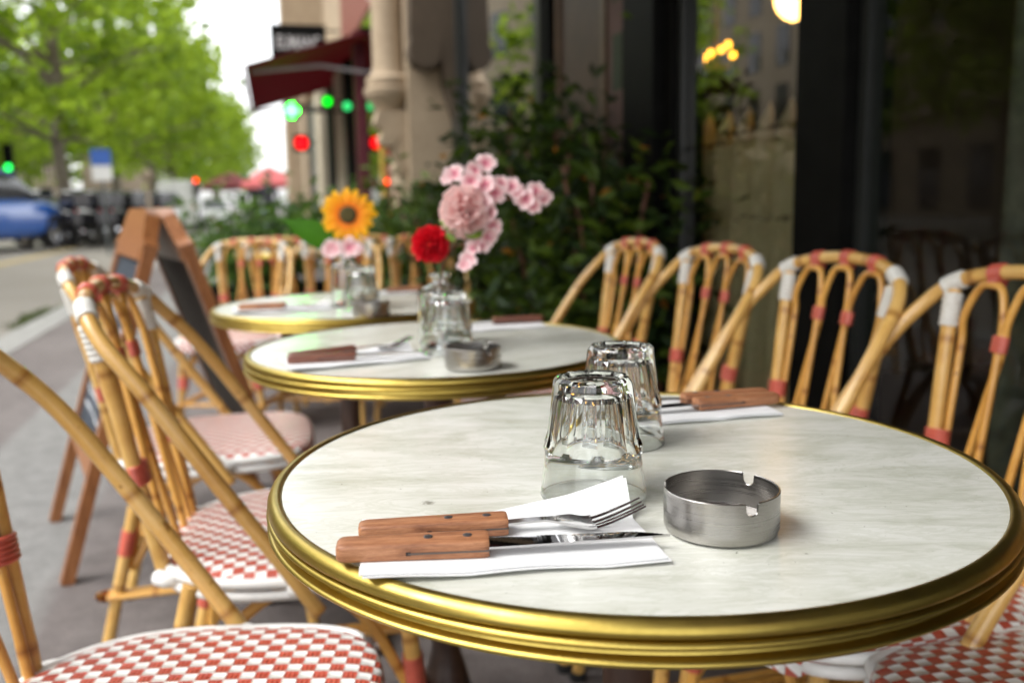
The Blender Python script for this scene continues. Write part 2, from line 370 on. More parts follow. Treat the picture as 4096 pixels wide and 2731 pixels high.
# ------------------------------------------------------------------ ground
def sheet(name, prof, t0, t1, mat, kind='structure', label=None, nt_=40):
    b = MB(); vs = []; fs = []; ts = [t0 + (t1 - t0) * i / nt_ for i in range(nt_ + 1)]
    for t in ts: vs += [nt(n, t, z) for n, z in prof]
    m = len(prof)
    for i in range(nt_):
        for k in range(m - 1): fs.append((i * m + k, i * m + k + 1, (i + 1) * m + k + 1, (i + 1) * m + k))
    b.add(vs, fs); return tag(b.build(name, mat), kind=kind)
sheet('road', [(-400, .10), (-40, .10), (-4.6, .10), (-1.98, -.12), (-1.9, -.14)], -80, 900, mat_road())
sheet('pavement', [(-1.70, 0), (-1.69, 0), (400, 0)], -80, 900, mat_pavement())
GRAN = mat_stone('granite_kerb', (.20, .20, .19), (.30, .30, .285), 8)
b = MB()
for i in range(-40, 90):
    b.ntbox(-1.98, -1.70, i * 1.0 + .004, i + .996, -.3, .006)
tag(b.build('kerb', GRAN), kind='structure')
# gutter moss tuft and wet patch
b = MB()
for k in range(900):
    n_ = -2.16 + random.gauss(0, .07); t_ = 10.0 + random.gauss(0, .35); h = random.uniform(.02, .07); a = random.uniform(0, 2 * pi)
    p = nt(n_, t_, -.12 + .08 * max(0, -1.98 - n_)); w = .012; q = Vector((cos(a) * w, sin(a) * w, 0)); tip = p + Vector((random.gauss(0, .03), random.gauss(0, .03), h))
    b.add([p - q, p + q, tip], [(0, 1, 2)])
mo = b.build('gutter_moss', plain('moss', (.07, .10, .02), .9, var=.3), smooth=0); tag(mo, kind='stuff')
b = MB(); b.ntbox(-4.4, -4.2, 11, 24, .03, .0345)
for v in range(len(b.v)): x = Vector(b.v[v]); b.v[v] = (x.x, x.y, (-.12 + .08 * (-1.98 - x.dot(ND)) * 1.05) + (.004 if v % 2 else -.01))
tag(b.build('road_marking', plain('worn_yellow_paint', (.32, .25, .11), .8, var=.3)), kind='structure')

# ------------------------------------------------------------------ tables
def make_table():
    r = thing('cafe_table', 'x', 'table')
    b = MB(); b.lathe([(.0001, 0), (.10, 0), (.2, 0), (.2855, 0), (.2855, -.018), (.0001, -.018)], 128); b.build('marble_top', MARBLE, r)
    pr = [(.2855, -.003), (.2858, .0004), (.2872, .0017), (.2895, .0022), (.2925, .0012), (.2953, -.0014), (.2968, -.0045), (.2968, -.0068), (.2955, -.0080), (.2925, -.0084), (.2925, -.0092),
          (.2955, -.0096), (.2974, -.0106), (.2978, -.0119), (.2970, -.0131), (.2945, -.0137), (.2908, -.0140), (.2904, -.0150), (.2904, -.0190), (.2910, -.0196), (.2950, -.0199), (.2972, -.0208),
          (.2977, -.0221), (.2970, -.0233), (.2950, -.0239), (.2930, -.0241), (.2930, -.0262), (.2915, -.0270), (.275, -.0272), (.275, -.018)]
    b = MB(); b.lathe(pr, 192); b.build('brass_rim', BRASS, r, 50)
    b = MB(); b.lathe([(.27, -.0185), (.27, -.028), (.0001, -.028)], 64); b.build('underside', IRON, r)
    b = MB(); z = -.74
    b.lathe([(.035, -.03), (.035, -.06), (.026, -.075), (.022, -.10), (.022, -.38), (.028, -.40), (.034, -.425), (.028, -.45), (.024, -.47), (.024, -.52), (.033, -.55), (.045, -.60), (.040, -.64), (.05, -.66)], 24)
    for k in range(4):
        a = k * pi / 2; b.box((.11 * cos(a), .11 * sin(a), -.04), (.2, .024, .02), a)
    b.build('pole', IRON, r)
    b = MB()
    for k in range(3):
        a = pi / 2 + .3 + k * 2 * pi / 3
        P = spline([(.02 * cos(a), .02 * sin(a), z + .11), (.10 * cos(a), .10 * sin(a), z + .085), (.18 * cos(a), .18 * sin(a), z + .035), (.235 * cos(a), .235 * sin(a), z + .018)], 6)
        b.tube(P, [.024 - .008 * i / (len(P) - 1) for i in range(len(P))], 10); b.ball((.235 * cos(a), .235 * sin(a), z + .017), .017, 1.3, 1.3, 1)
    b.build('foot_base', IRON, r); return r
T1 = Vector((.0962, .741, .74)); T2 = Vector((-.1214, 1.4231, .74)); T3 = Vector((-.3792, 2.0538, .74))
tb = make_table(); tb.location = T1; tb['group'] = 'marble topped cafe tables'
tb['label'] = 'nearest round marble cafe table with brass rim, two upturned glasses on it'
for p, l, a in ((T2, 'middle round marble cafe table with brass rim, pink and red flowers on it', .5), (T3, 'round marble cafe table with brass rim carrying the sunflower vase', 1.1), (Vector((-1.35, 5.42, .70)), 'farthest round cafe table with brass rim, seen through the chair backs', 2.)):
    copy_tree(tb, l, p, a)

# ------------------------------------------------------------------ chairs
def binding(path, r0, wraps, ell=None, amp=.0016, seg=14):
    n = wraps * 8; P = [Vector(p) for p in path]
    L = [0.]
    for i in range(1, len(P)): L.append(L[-1] + (P[i] - P[i - 1]).length)
    out = []; R = []
    for k in range(n + 1):
        s = L[-1] * k / n; i = max(j for j in range(len(L)) if L[j] <= s + 1e-9); i = min(i, len(P) - 2)
        f = (s - L[i]) / max(1e-9, L[i + 1] - L[i]); out.append(P[i].lerp(P[i + 1], f)); R.append((r0 + amp * abs(sin(pi * k / 8)) ** .6) if ell is None else 1 + amp / r0 * abs(sin(pi * k / 8)) ** .6)
    return out, R
def sub(path, f0, f1):
    P = [Vector(p) for p in path]; L = [0.]
    for i in range(1, len(P)): L.append(L[-1] + (P[i] - P[i - 1]).length)
    def at(s):
        i = min(max(j for j in range(len(L)) if L[j] <= s + 1e-9), len(P) - 2); return P[i].lerp(P[i + 1], (s - L[i]) / max(1e-9, L[i + 1] - L[i]))
    return [at(L[-1] * (f0 + (f1 - f0) * k / 10)) for k in range(11)]
def knots(path, r, seed):   # bamboo swellings
    rr = random.Random(seed); P = [Vector(p) for p in path]; s = rr.uniform(0, .19); out = []; acc = 0
    for i, p in enumerate(P):
        if i: acc += (P[i] - P[i - 1]).length
        d = ((acc + s) / .19) % 1; d = abs(d - .5); out.append(r * (1 + .055 * math.exp(-(d / .03) ** 2)))
    return out, s
SEAT_W, SEAT_D = .205, .205
def outline(a, k=1.0):
    # D-shaped seat: rounder at the back (-Y), squarer at the front
    c, s_ = cos(a), sin(a); e = 2 / (3.6 if s_ > 0 else 2.5)
    return Vector((math.copysign(abs(c) ** e, c) * SEAT_W * k, math.copysign(abs(s_) ** e, s_) * SEAT_D * k, 0))
def make_chair():
    r = thing('bistro_chair', 'x', 'chair')
    # --- seat
    b = MB(); NA = 96; rows = []
    for q in [.02, .25, .5, .7, .85, .93, .97, 1.0]:
        rows.append([(outline(2 * pi * i / NA, q), .452 + .006 * (1 - q * q) - (.006 * max(0, (q - .85) / .15) ** 2), 0.) for i in range(NA)])
    for dz in (.006, .014, .030, .046):
        row = []
        for i in range(NA):
            o = outline(2 * pi * i / NA, 1.0 + .02 * min(1, dz / .01)); fr = max(0., min(1., (o.y - .13) / .05)); drop = .006 + (dz * (fr if dz > .006 else 1)); row.append((o, .452 - drop if fr > 0 or dz <= .006 else .452 - .010, drop if fr > 0 else 0.))
        rows.append(row)
    vs = []; uvp = []
    for row in rows:
        for o, z, dr in row: vs.append((o.x, o.y, z)); uvp.append((o.x + .5, o.y + dr + .5))
    fs = []; uvs = []
    for k in range(len(rows) - 1):
        for i in range(NA):
            j = (i + 1) % NA; f = (k * NA + i, k * NA + j, (k + 1) * NA + j, (k + 1) * NA + i); fs.append(f); uvs.append([uvp[q] for q in f])
    fs.append(tuple(range(NA))[::-1]); uvs.append([uvp[q] for q in fs[-1]])
    b.add(vs, fs, uvs); seat = b.build('seat', WEAVE, r, 60)
    b = MB()
    for z, q in ((.438, 1.035), (.419, 1.03)):
        P = []
        for i in range(80):
            a = 2 * pi * i / 80; o = outline(a, q); fr = max(0., min(1., (o.y - .165) / .03)); P.append(Vector((o.x * (1 - .04 * fr), o.y - .022 * fr, z - .008 * fr)))
        b.tube(P, .0082, 10, closed=True)
    for sx in (-1, 1):                       # white lashings of hoop end and back posts to the frame
        for y, x in ((.012, .214), (-.185, .135)):
            P = [Vector((sx * x + .0, y - .018, .43)), Vector((sx * (x + .012), y, .43)), Vector((sx * x, y + .018, .43))]
            b.tube(spline(P, 4), .0125, 10)
    b.build('seat_rim', RIMW, seat)
    # --- hoop
    H = [(-.233, .03, .398), (-.230, -.015, .47), (-.2275, -.09, .583), (-.218, -.18, .718), (-.196, -.236, .788), (-.158, -.263, .826), (-.085, -.279, .845), (0, -.283, .850)]
    H += [(-x, y, z) for x, y, z in H[-2::-1]]
    HP = spline(H, 10); b = MB(); R, s = knots(HP, .0112, 1); b.tube(HP, R, 16, u0=s); hoop = b.build('back_hoop', BAMBOO, r)
    Lh = [0.]
    for i in range(1, len(HP)): Lh.append(Lh[-1] + (HP[i] - HP[i - 1]).length)
    def hoop_at(x):   # nearest point of the top part at lateral x
        i = min(range(len(HP)), key=lambda k: abs(HP[k].x - x) + (10 if HP[k].z < .8 else 0)); return HP[i], (HP[min(i + 1, len(HP) - 1)] - HP[i - 1]).normalized(), Lh[i] / Lh[-1]
    # --- posts
    for sx in (-1, 1):
        P = [Vector((sx * .118, -.195, .42)), Vector((sx * .130, -.216, .55)), Vector((sx * .146, -.243, .72)), Vector((sx * .157, -.262, .815))]
        PP = spline(P, 12); b = MB(); R, s = knots(PP, .0114, 5 + sx); b.tube(PP, R, 14, u0=s); post = b.build('back_post', BAMBOO, r)
        b = MB(); q, rr = binding(sub(PP, .855, .985),   .0137, 6, amp=.0018); b.tube(q, rr, 14); 
        b.build('white_binding', WHITEP, post)
        b = MB(); p, t, f = hoop_at(sx * .158); q, rr = binding(sub(HP, f - .013, f + .013), .0136, 4); b.tube(q, rr, 14)
        b.build('white_binding', WHITEP, hoop)
        b = MB(); c = [v + Vector((-sx * .0085, .002, 0)) for v in sub(PP, .385, .462)]; q, rr = binding(c, 1., 5, ell=((1, 0, 0), .0285, .0182)); b.tube(q, [1 + .13 * abs(sin(pi * i / 8)) ** .6 for i in range(len(q))], 18, ell=((1, 0, 0), .0208, .0133))
        b.build('red_binding', REDP, post)
    # --- arches
    def yb(z): return -.188 - (z - .445) * .2 - .004
    for k in (-1, 0, 1):
        cx = .087 * k
        def X(side, z):
            if k == side and k != 0:      # outer leg hugs the post
                return side * (.118 + (z - .42) * .1 - .0195)
            if k == 0: x0, x1 = .040, .074
            else: x0, x1 = .044, .020
            f = max(0., min(1., (.74 - z) / .30))
            base_ = cx + side * (x0 if k == 0 else .044); low = (side * x1) if k == 0 else (cx + side * (.044 + .018))
            return base_ * (1 - f) + low * f
        zt = hoop_at(cx)[0].z - .0175; pts = []
        for z in (.425, .50, .58, .66, .74): pts.append((X(-1, z), yb(z), z))
        pts += [(X(-1, .74) * .92 + cx * .08, yb(.775), .778), (cx - .024, yb(zt), zt - .008), (cx, yb(zt) - .001, zt), (cx + .024, yb(zt), zt - .008), (X(1, .74) * .92 + cx * .08, yb(.775), .778)]
        for z in (.74, .66, .58, .50, .425): pts.append((X(1, z), yb(z) - .004 * (k + 1), z))
        AP = spline(pts, 6); b = MB(); R, s = knots(AP, .0061, 9 + k); b.tube(AP, R, 10, u0=s); arch = b.build('back_arch', CANE, r)
        b = MB(); p, t, f = hoop_at(cx); q, rr = binding(sub(HP, f - .0085, f + .0085), .0133, 4); b.tube(q, rr, 14)
        b.build('red_binding', REDP, hoop); b = MB(); cen = p + Vector((0, .002, -.013)); q, rr = binding([cen - t * .009, cen + t * .009], .0105, 4); b.tube(q, rr, 12)
        b.build('red_binding', REDP, arch)
        if k < 1:
            b = MB(); xm = cx + .0435; q, rr = binding([(xm, yb(.733), .733), (xm, yb(.757), .757)], 1., 4, ell=((1, 0, 0), .0180, .0105)); b.tube(q, [1 + .06 * abs(sin(pi * i / 8)) for i in range(len(q))], 16, ell=((1, 0, 0), .0142, .0085))
            b.build('red_binding', REDP, arch)
    # --- legs
    for sx in (-1, 1):
        for top, bot, sd_ in (((sx * .175, -.150, .43), (sx * .190, -.257, 0), 20), ((sx * .168, .150, .41), (sx * .186, .185, 0), 30)):
            PP = [Vector(top).lerp(Vector(bot), i / 30) for i in range(31)]; b = MB(); R, s = knots(PP, .0128, sd_ + sx); b.tube(PP, R, 14, u0=s); leg = b.build('leg', BAMBOO, r)
            b = MB(); c = [v + Vector((-sx * .008, 0, 0)) for v in sub(PP, .30, .42)]; q, rr = binding(c, 1., 7, ell=((1, 0, 0), .027, .0195)); b.tube(q, rr, 16, ell=((1, 0, 0), .0225, .016)); b.build('red_binding', REDP, leg)
            b = MB(); b.lathe([(.0172, 0), (.0172, .016), (.012, .017)], 14, (bot[0], bot[1], .0005), True, True); b.build('foot_cap', TYRE, leg)
    b = MB()
    for sx in (-1, 1):
        for ox in (-.012, .012): b.tube([(sx * .1845 + ox, -.235, .165), (sx * .179 + ox, .182, .165)], .0075, 8)
    for y in (-.222, .178): b.tube([(-.182, y, .168), (.182, y, .168)], .0085, 8)
    for y, s_ in ((-.215, 1), (.172, 1)):
        for sx in (-1, 1):
            for q in ((-.235, .165), (.182, .165)): b.tube(spline([(sx * .2015, q[0], .165), (sx * .1825, q[0] + (.018 if q[0] > 0 else -.018), .166), (sx * .164, q[0], .165)], 5), .0075, 8)
    b.build('stretcher', CANE, r)
    b = MB()
    for y in (-.185, .165):
        b.tube(spline([(-.165, y, .21), (-.14, y * .93, .32), (-.07, y * .9, .395), (0, y * .9, .41), (.07, y * .9, .395), (.14, y * .93, .32), (.165, y, .21)], 6), .0088, 8)
    for sx in (-1, 1): b.tube(spline([(sx * .165, -.18, .22), (sx * .155, -.1, .35), (sx * .15, 0, .405), (sx * .155, .09, .35), (sx * .165, .16, .22)], 6), .0088, 8)
    b.build('brace', CANE, r)
    return r
ch0 = make_chair(); ch0['group'] = 'bamboo bistro chairs with red and white woven seats'
CH = [('L', -.354, .848, .03, 'nearest left bamboo chair, its checked seat cut by the bottom of the photo'),
      ('L', -.347, 1.418, .17, 'bamboo bistro chair on the street side of the middle table'),
      ('L', -.675, 2.02, .256, 'bamboo bistro chair beside the chalkboard, left of the sunflower table'),
      ('R', .597, .80, .21, 'bamboo chair seat tucked under the nearest table at the bottom right corner'),
      ('R', .468, 1.189, .21, 'bamboo chair at the right edge, nearest of the row by the window'),
      ('R', .348, 1.579, .267, 'second bamboo chair of the window row, counted from the right edge'),
      ('R', .223, 1.975, .281, 'bamboo chair between the glass door and the middle table, third from the right'),
      ('R', .082, 2.367, .273, 'farthest bamboo chair of the window row, against the dark bush'),
      ('B', -1.235, 3.95, -.10, 'bamboo chair facing us behind the sunflower table, left of the flower'),
      ('B', -.835, 4.04, -.05, 'bamboo chair facing us, partly hidden behind the sunflower'),
      ('B', -.43, 4.14, .0, 'bamboo chair facing us between the sunflower and the red carnation')]
CH += [('F', -1.12, 4.62, .05, 'bamboo chair turned away behind the leftmost far chair'), ('F', -.70, 4.70, .0, 'bamboo chair turned away behind the sunflower'), ('F', -.28, 4.80, .05, 'bamboo chair turned away, farthest one behind the red carnation')]
for i, (sd_, x, y, a, l) in enumerate(CH):
    o = ch0 if i == 0 else copy_tree(ch0)
    o.location = (x, y, -.04 if sd_ in 'BF' else 0); o.rotation_euler[2] = {'L': -pi / 2, 'R': pi / 2, 'B': pi, 'F': 0}[sd_] + a; o['label'] = l

# ------------------------------------------------------------------ glasses, vases
def make_glass():
    NS, NF = 120, 10; rings = []
    def rnd(z): return .0408 - .0062 * min(1, z / .036) if z < .036 else .0368 - .0  # outer smooth envelope
    zs = [0, .0006, .0016, .004, .012, .022, .030, .034, .037, .040, .043, .046, .050, .056, .064, .072, .079, .084, .0872, .0892, .0905, .0914]
    env = {}
    vs = []; fs = []
    for z in zs:
        if z < .032: r = .0408 - .0042 * (z / .032) - (.0004 if z < .0006 else 0)
        elif z < .05: r = .0366 + .0014 * sin(min(1, (z - .032) / .008) * pi / 2)
        else: r = .0380 - (z - .05) * .150
        if z > .0872: r -= (z - .0872) ** 2 * 140 + (z - .0872) * .25
        pl = .0352 - max(0, (z - .036)) * .118 + (.0 if z > .05 else (.05 - z) ** 2 * 22)   # facet plane distance, opening out into arches
        if z > .0872: pl -= (z - .0872) ** 2 * 110 + (z - .0872) * .2
        for i in range(NS):
            a = 2 * pi * i / NS; q = (a % (2 * pi / NF)) - pi / NF
            rr = min(r, pl / cos(q) - .0006 * (1 - (q / (pi / NF)) ** 2)) if z > .03 else r
            vs.append((rr * cos(a), rr * sin(a), z))
    n = len(zs)
    for k in range(n - 1):
        for i in range(NS): j = (i + 1) % NS; fs.append((k * NS + i, k * NS + j, (k + 1) * NS + j, (k + 1) * NS + i))
    # foot with shallow recess (it faces up), then the hollow inside
    foot = [(.0235, .0915), (.0222, .0905), (.0205, .0893), (.010, .0890), (.0004, .0890)]
    inner = [(.0004, .0795), (.012, .0793), (.0205, .0780), (.0240, .0745), (.0262, .066), (.0285, .054), (.0312, .041), (.0335, .033), (.0355, .022), (.0376, .009), (.0390, .002), (.0400, .0003)]
    def addring(pr): 
        o = len(vs)
        for i in range(NS): a = 2 * pi * i / NS; vs.append((pr[0] * cos(a), pr[0] * sin(a), pr[1]))
        return o
    last = (n - 1) * NS
    for p in foot:
        o = addring(p); fs.extend([(last + i, last + (i + 1) % NS, o + (i + 1) % NS, o + i) for i in range(NS)]); last = o
    fs.append(tuple(last + i for i in range(NS)))
    first = None
    for p in inner:
        o = addring(p)
        if first is None: first = o; fs.append(tuple(o + i for i in range(NS))[::-1])
        else: fs.extend([(last + i, last + (i + 1) % NS, o + (i + 1) % NS, o + i) for i in range(NS)])
        last = o
    fs.extend([(last + i, last + (i + 1) % NS, (i + 1) % NS, i) for i in range(NS)])
    b = MB(); b.add(vs, fs); o = b.build('drinking_glass', GLASS, None, 22)
    return o
TZ = .7404
g0 = make_glass(); tag(g0, 'upturned faceted tumbler in front, touching the raised napkin corner', 'glass', 'upturned faceted tumblers'); g0.location = (.0602, .6655, TZ); g0.rotation_euler[2] = .31
for p, a, l in (((.099, .812, TZ), .1, 'upturned faceted tumbler just behind the front one on the nearest table'), ((-.0975, 1.342, TZ), .2, 'upturned tumbler in front of the flower bottle on the middle table'), ((-.322, 1.935, TZ), .5, 'upturned tumbler beside the ashtray on the sunflower table')):
    o = g0.copy(); C.objects.link(o); o.location = p; o.rotation_euler[2] = a; o['label'] = l
def vase(name, loc, label, R=.037, zsh=.082, h=.113):
    out = [(.0005, 0), (R * .9, 0), (R, .004), (R, zsh), (R * .92, zsh + .008), (.018, zsh + .013), (.0125, zsh + .017), (.0118, h - .007), (.0165, h - .005), (.0175, h - .002), (.0160, h)]
    inn = [(.0105, h), (.0098, zsh + .018), (.016, zsh + .010), (R * .86, zsh + .004), (R - .003, zsh - .004), (R - .003, .008), (.0005, .008)]
    b = MB(); b.lathe(out + inn, 48); return tag(b.build(name, GLASS, None, 35), label, 'vase', 'little glass bottle vases')
v1 = vase('bottle_vase', (0, 0, 0), 'small glass bottle vase holding the red and pink flowers'); v1.location = (-.112, 1.425, TZ)
o = v1.copy(); C.objects.link(o); o.location = (-.366, 2.01, TZ); o['label'] = 'small glass bottle vase holding the sunflower'
# ------------------------------------------------------------------ ashtrays
def make_ashtray():
    R, Hh, NS = .0385, .0300, 720; notch = [radians(a) for a in (-61, 59, 179)]; hw, dep = .0042, .0082
    vs = []; fs = []
    def top(a):
        for q in notch:
            d = abs((a - q + pi) % (2 * pi) - pi) * R
            if d < hw + .0009:
                if d < hw: return Hh - dep + hw - sqrt(max(0, hw * hw - d * d)) if d < hw * .995 else Hh - dep + hw
                return Hh - .0008 * (1 - (d - hw) / .0009)
        return Hh
    cols = []
    for i in range(NS):
        a = 2 * pi * i / NS; t = top(a); c = [(R - .004, .0005), (R - .0012, .0016), (R - .0002, .0045), (R, .008), (R, (t + .008) / 2), (R, t - .0004), (R - .0004, t), (R - .0009, t), (R - .0012, t - .0004), (R - .0012, (t + .006) / 2), (R - .0014, .006), (R - .006, .0022), (.0005, .0020)]
        cols.append(len(vs)); vs += [(r_ * cos(a), r_ * sin(a), z) for r_, z in c]
    m = 13
    for i in range(NS):
        a, b_ = cols[i], cols[(i + 1) % NS]
        for k in range(m - 1): fs.append((a + k, b_ + k, b_ + k + 1, a + k + 1))
    fs.append(tuple(cols[i] for i in range(NS))[::-1])
    b = MB(); b.add(vs, fs); return b.build('ashtray', BRUSHED, None, 35)
a0 = make_ashtray(); tag(a0, 'round brushed steel ashtray with notched rim on the nearest table', 'ashtray', 'steel ashtrays'); a0.location = (.1393, .5845, TZ); a0.rotation_euler[2] = radians(-12)
for p, a, l in (((-.0535, 1.208, TZ), .1, 'steel ashtray on the middle table in front of its glass'), ((-.284, 1.815, TZ), .0, 'steel ashtray on the sunflower table')):
    o = a0.copy(); C.objects.link(o); o.location = p; o.rotation_euler[2] = a; o['label'] = l
# ------------------------------------------------------------------ napkins
def napkin(name, A, B_, C_, D_, label, ripple=.0012, seed=1, shift=None):
    A, B_, C_, D_ = [Vector(q) for q in (A, B_, C_, D_)]; nu, nv = 40, 40; rr = random.Random(seed)
    ph = [rr.uniform(0, 6) for _ in range(4)]; b = MB()
    def surf(th, off):
        g = []
        for j in range(nv + 1):
            v = j / nv
            for i in range(nu + 1):
                u = i / nu; lo = A.lerp(B_, u); hi = D_.lerp(C_, u); p = lo.lerp(hi, v) + off
                lift = max(0, (u - .45) / .55) ** 1.3 * max(0, (v - .80) / .20) ** 1.1        # the far corner stands up
                z = A.z * (1 - u) * (1 - v) + B_.z * u * (1 - v) + D_.z * (1 - u) * v + TZ * 0
                base = (A.z * (1 - u) + B_.z * u) * (1 - v) + D_.z * v
                z = base + (C_.z - D_.z) * lift
                edge = 1 if min(u, 1 - u, v, 1 - v) < .02 else 0
                z += ripple * (abs(sin(u * 7 + ph[0])) * (abs(v - .5) * 2) ** 3 + .4 * abs(sin(v * 5 + u * 3 + ph[1])) * (abs(u - .5) * 2) ** 2)
                g.append(Vector((p.x + .0006 * sin(v * 9 + ph[2]), p.y + .0008 * sin(u * 11 + ph[3]), z + th)))
        return g
    for th, off in ((.0004, Vector((0, 0, 0))), (.0016, shift or Vector((-.0022, .0012, 0)))):
        t = surf(th + .0009, off); l = surf(th, off); n = len(t); fs = []
        W_ = nu + 1
        for j in range(nv):
            for i in range(nu):
                a = j * W_ + i; fs.append((a, a + 1, a + W_ + 1, a + W_)); fs.append((n + a, n + a + W_, n + a + W_ + 1, n + a + 1))
        bd = [i for i in range(W_)] + [j * W_ + nu for j in range(1, nv + 1)] + [nv * W_ + i for i in range(nu - 1, -1, -1)] + [j * W_ for j in range(nv - 1, 0, -1)]
        for k in range(len(bd)): p, q = bd[k], bd[(k + 1) % len(bd)]; fs.append((p, n + p, n + q, q))
        b.add(t + l, fs)
    o = b.build(name, PAPER, None, 45); return tag(o, label, 'napkin', 'white paper napkins')
RZ = TZ + .0022
napkin('paper_napkin', (-.0905, .5030, RZ), (.0961, .5256, TZ), (.0795, .6243, .7625), (-.106, .6045, TZ), 'white paper napkin under the front fork and knife')
napkin('paper_napkin', (.135, .868, TZ), (.2775, .9016, TZ), (.263, .992, TZ + .001), (.100, .955, TZ), 'white paper napkin on the far right side of the nearest table', seed=2)
napkin('paper_napkin', (-.297, 1.195, RZ), (-.1165, 1.283, TZ), (-.16, 1.375, .752), (-.335, 1.29, TZ), 'white paper napkin under the dark cutlery of the middle table', seed=3)
napkin('paper_napkin', (-.095, 1.54, TZ), (.0667, 1.585, TZ), (.05, 1.675, TZ), (-.11, 1.63, TZ), 'white paper napkin at the far side of the middle table', seed=4)
napkin('paper_napkin', (-.585, 1.88, RZ), (-.385, 1.93, TZ), (-.41, 2.02, .748), (-.61, 1.975, TZ), 'white paper napkin on the left of the sunflower table', seed=5)
napkin('paper_napkin', (-.37, 2.22, TZ), (-.215, 2.26, TZ), (-.235, 2.31, TZ), (-.39, 2.30, TZ), 'white paper napkin at the far side of the sunflower table', seed=6)
# ------------------------------------------------------------------ cutlery (local: butt at origin, +X to the tip, lying on z=0)
def handle_mesh(L, w0, w1, h, name, mat, parent):
    b = MB(); rings = []; NSg = 28
    for s in (0, .0012, .003, .006, .012, .25 * L, .5 * L, .75 * L, L - .003, L - .0012, L):
        f = s / L; w = w0 + (w1 - w0) * f; hh = h * (.96 + .06 * f); e = 1.
        if s < .006: e = .68 + .32 * sqrt(max(0, 1 - (1 - s / .006) ** 2))
        if s > L - .003: e = .90 + .10 * sqrt(max(0, (L - s) / .003))
        ring = []
        for i in range(NSg):
            a = 2 * pi * i / NSg; c, s_ = cos(a), sin(a); ex = 2 / 5.
            ring.append(Vector((s, math.copysign(abs(c) ** ex, c) * w / 2 * e, h / 2 + math.copysign(abs(s_) ** ex, s_) * hh / 2 * e)))
        rings.append(ring)
    b.ring(rings); o = b.build(name, mat, parent, 50)
    b = MB()
    for s in (.60, .86):
        b.lathe([(.0029, h * .9), (.0029, h + .0003), (.0024, h + .0005), (.0001, h + .0005)], 16, (s * L, 0, 0))
    b.build('rivet', RIVET, o)
    b = MB(); b.box((L * .735, 0, h * .47), (L * .53, w1 * 1.0 + .0003, .0011)); b.build('tang', TANG, o)
    b = MB(); b.box((L * .47, 0, h * .47), (.003, w1 * 1.0, .0022)); b.build('slot_end', SLOT, o)
    return o
def make_knife(mat):
    r = thing('table_knife', 'x', 'knife'); L = .0945
    handle_mesh(L, .0185, .0205, .0125, 'handle', mat, r)
    b = MB(); top = []; n = 120
    for i in range(n + 1):
        f = i / n; x = L + f * .1165; wide = .0085
        yt = wide - .0006 * f - (.0085 + .0) * max(0, (f - .72) / .28) ** 2.2
        ser = .0006 * abs(sin(f * 118)) if .03 < f < .97 else 0
        yb_ = -.0078 + .0075 * f ** 1.15
        yt2 = max(yt - ser, yb_ + .0003)
        top.append((x, yt2, yb_))
    vs = []; fs = []
    for x, a, c in top: vs += [(x, a, .0068), (x, c + (a - c) * .45, .00715), (x, c, .0071), (x, c, .0057), (x, c + (a - c) * .45, .0057), (x, a, .0063)]
    for i in range(n):
        o = i * 6
        for k in range(6): fs.append((o + k, o + (k + 1) % 6, o + 6 + (k + 1) % 6, o + 6 + k))
    fs.append((0, 1, 2, 3, 4, 5)); b.add(vs, fs); b.build('blade', BLADE, r, 25); return r
def make_fork(mat):
    r = thing('table_fork', 'x', 'fork'); L = .0985
    handle_mesh(L, .0165, .0195, .0125, 'handle', mat, r)
    zc = spline([(L - .002, 0, .0062), (L + .016, 0, .0072), (L + .029, 0, .0070), (L + .043, 0, .0040), (L + .055, 0, .0016), (L + .066, 0, .0038), (L + .081, 0, .0094), (L + .093, 0, .0145)], 8)
    def wid(x):
        f = x - L
        if f < .025: return .0078 - .0012 * f / .025
        if f < .047: q = (f - .025) / .022; q = q * q * (3 - 2 * q); return .0066 + .0164 * q
        return .0230 - max(0, (f - .066)) * .04
    b = MB(); vs = []; fs = []; NP = 9; body = [p for p in zc if p.x <= L + .060]
    for p in body:
        w = wid(p.x); cup = .0016 * max(0, min(1, (p.x - L - .03) / .016))
        for s in (1, -1):
            for k in range(NP): y = (k / (NP - 1) - .5) * w; vs.append((p.x, y, p.z + cup * (2 * y / w) ** 2 + s * .0008))
    m = 2 * NP
    for i in range(len(body) - 1):
        o = i * m
        for k in range(NP - 1):
            fs.append((o + k, o + k + 1, o + m + k + 1, o + m + k)); fs.append((o + NP + k, o + m + NP + k, o + m + NP + k + 1, o + NP + k + 1))
        fs.append((o, o + m, o + m + NP, o + NP)); fs.append((o + NP - 1, o + 2 * NP - 1, o + m + 2 * NP - 1, o + m + NP - 1))
    fs.append(tuple(range(NP)) + tuple(range(2 * NP - 1, NP - 1, -1))); e = (len(body) - 1) * m; fs.append(tuple(e + q for q in range(NP))[::-1] + tuple(e + q for q in range(NP, 2 * NP)))
    b.add(vs, fs)
    tines = [p for p in zc if p.x >= L + .057]
    for t in range(4):
        u = (t - 1.5) / 1.5; P = []; R = []
        for i, p in enumerate(tines):
            w = wid(p.x); y = u * (w / 2 - .0022); P.append(Vector((p.x, y, p.z + .0016 * (2 * y / w) ** 2))); f = i / (len(tines) - 1); R.append(1 - .45 * f ** 2)
        b.tube(P, R, 10, ell=((0, 1, 0), .0021, .0011))
    b.build('head', STEEL, r, 40); return r
kn = make_knife(HANDLE); fk = make_fork(HANDLE); knd = make_knife(HANDLED); fkd = make_fork(HANDLED)
kn['group'] = knd['group'] = 'wood handled table knives'; fk['group'] = fkd['group'] = 'wood handled forks'
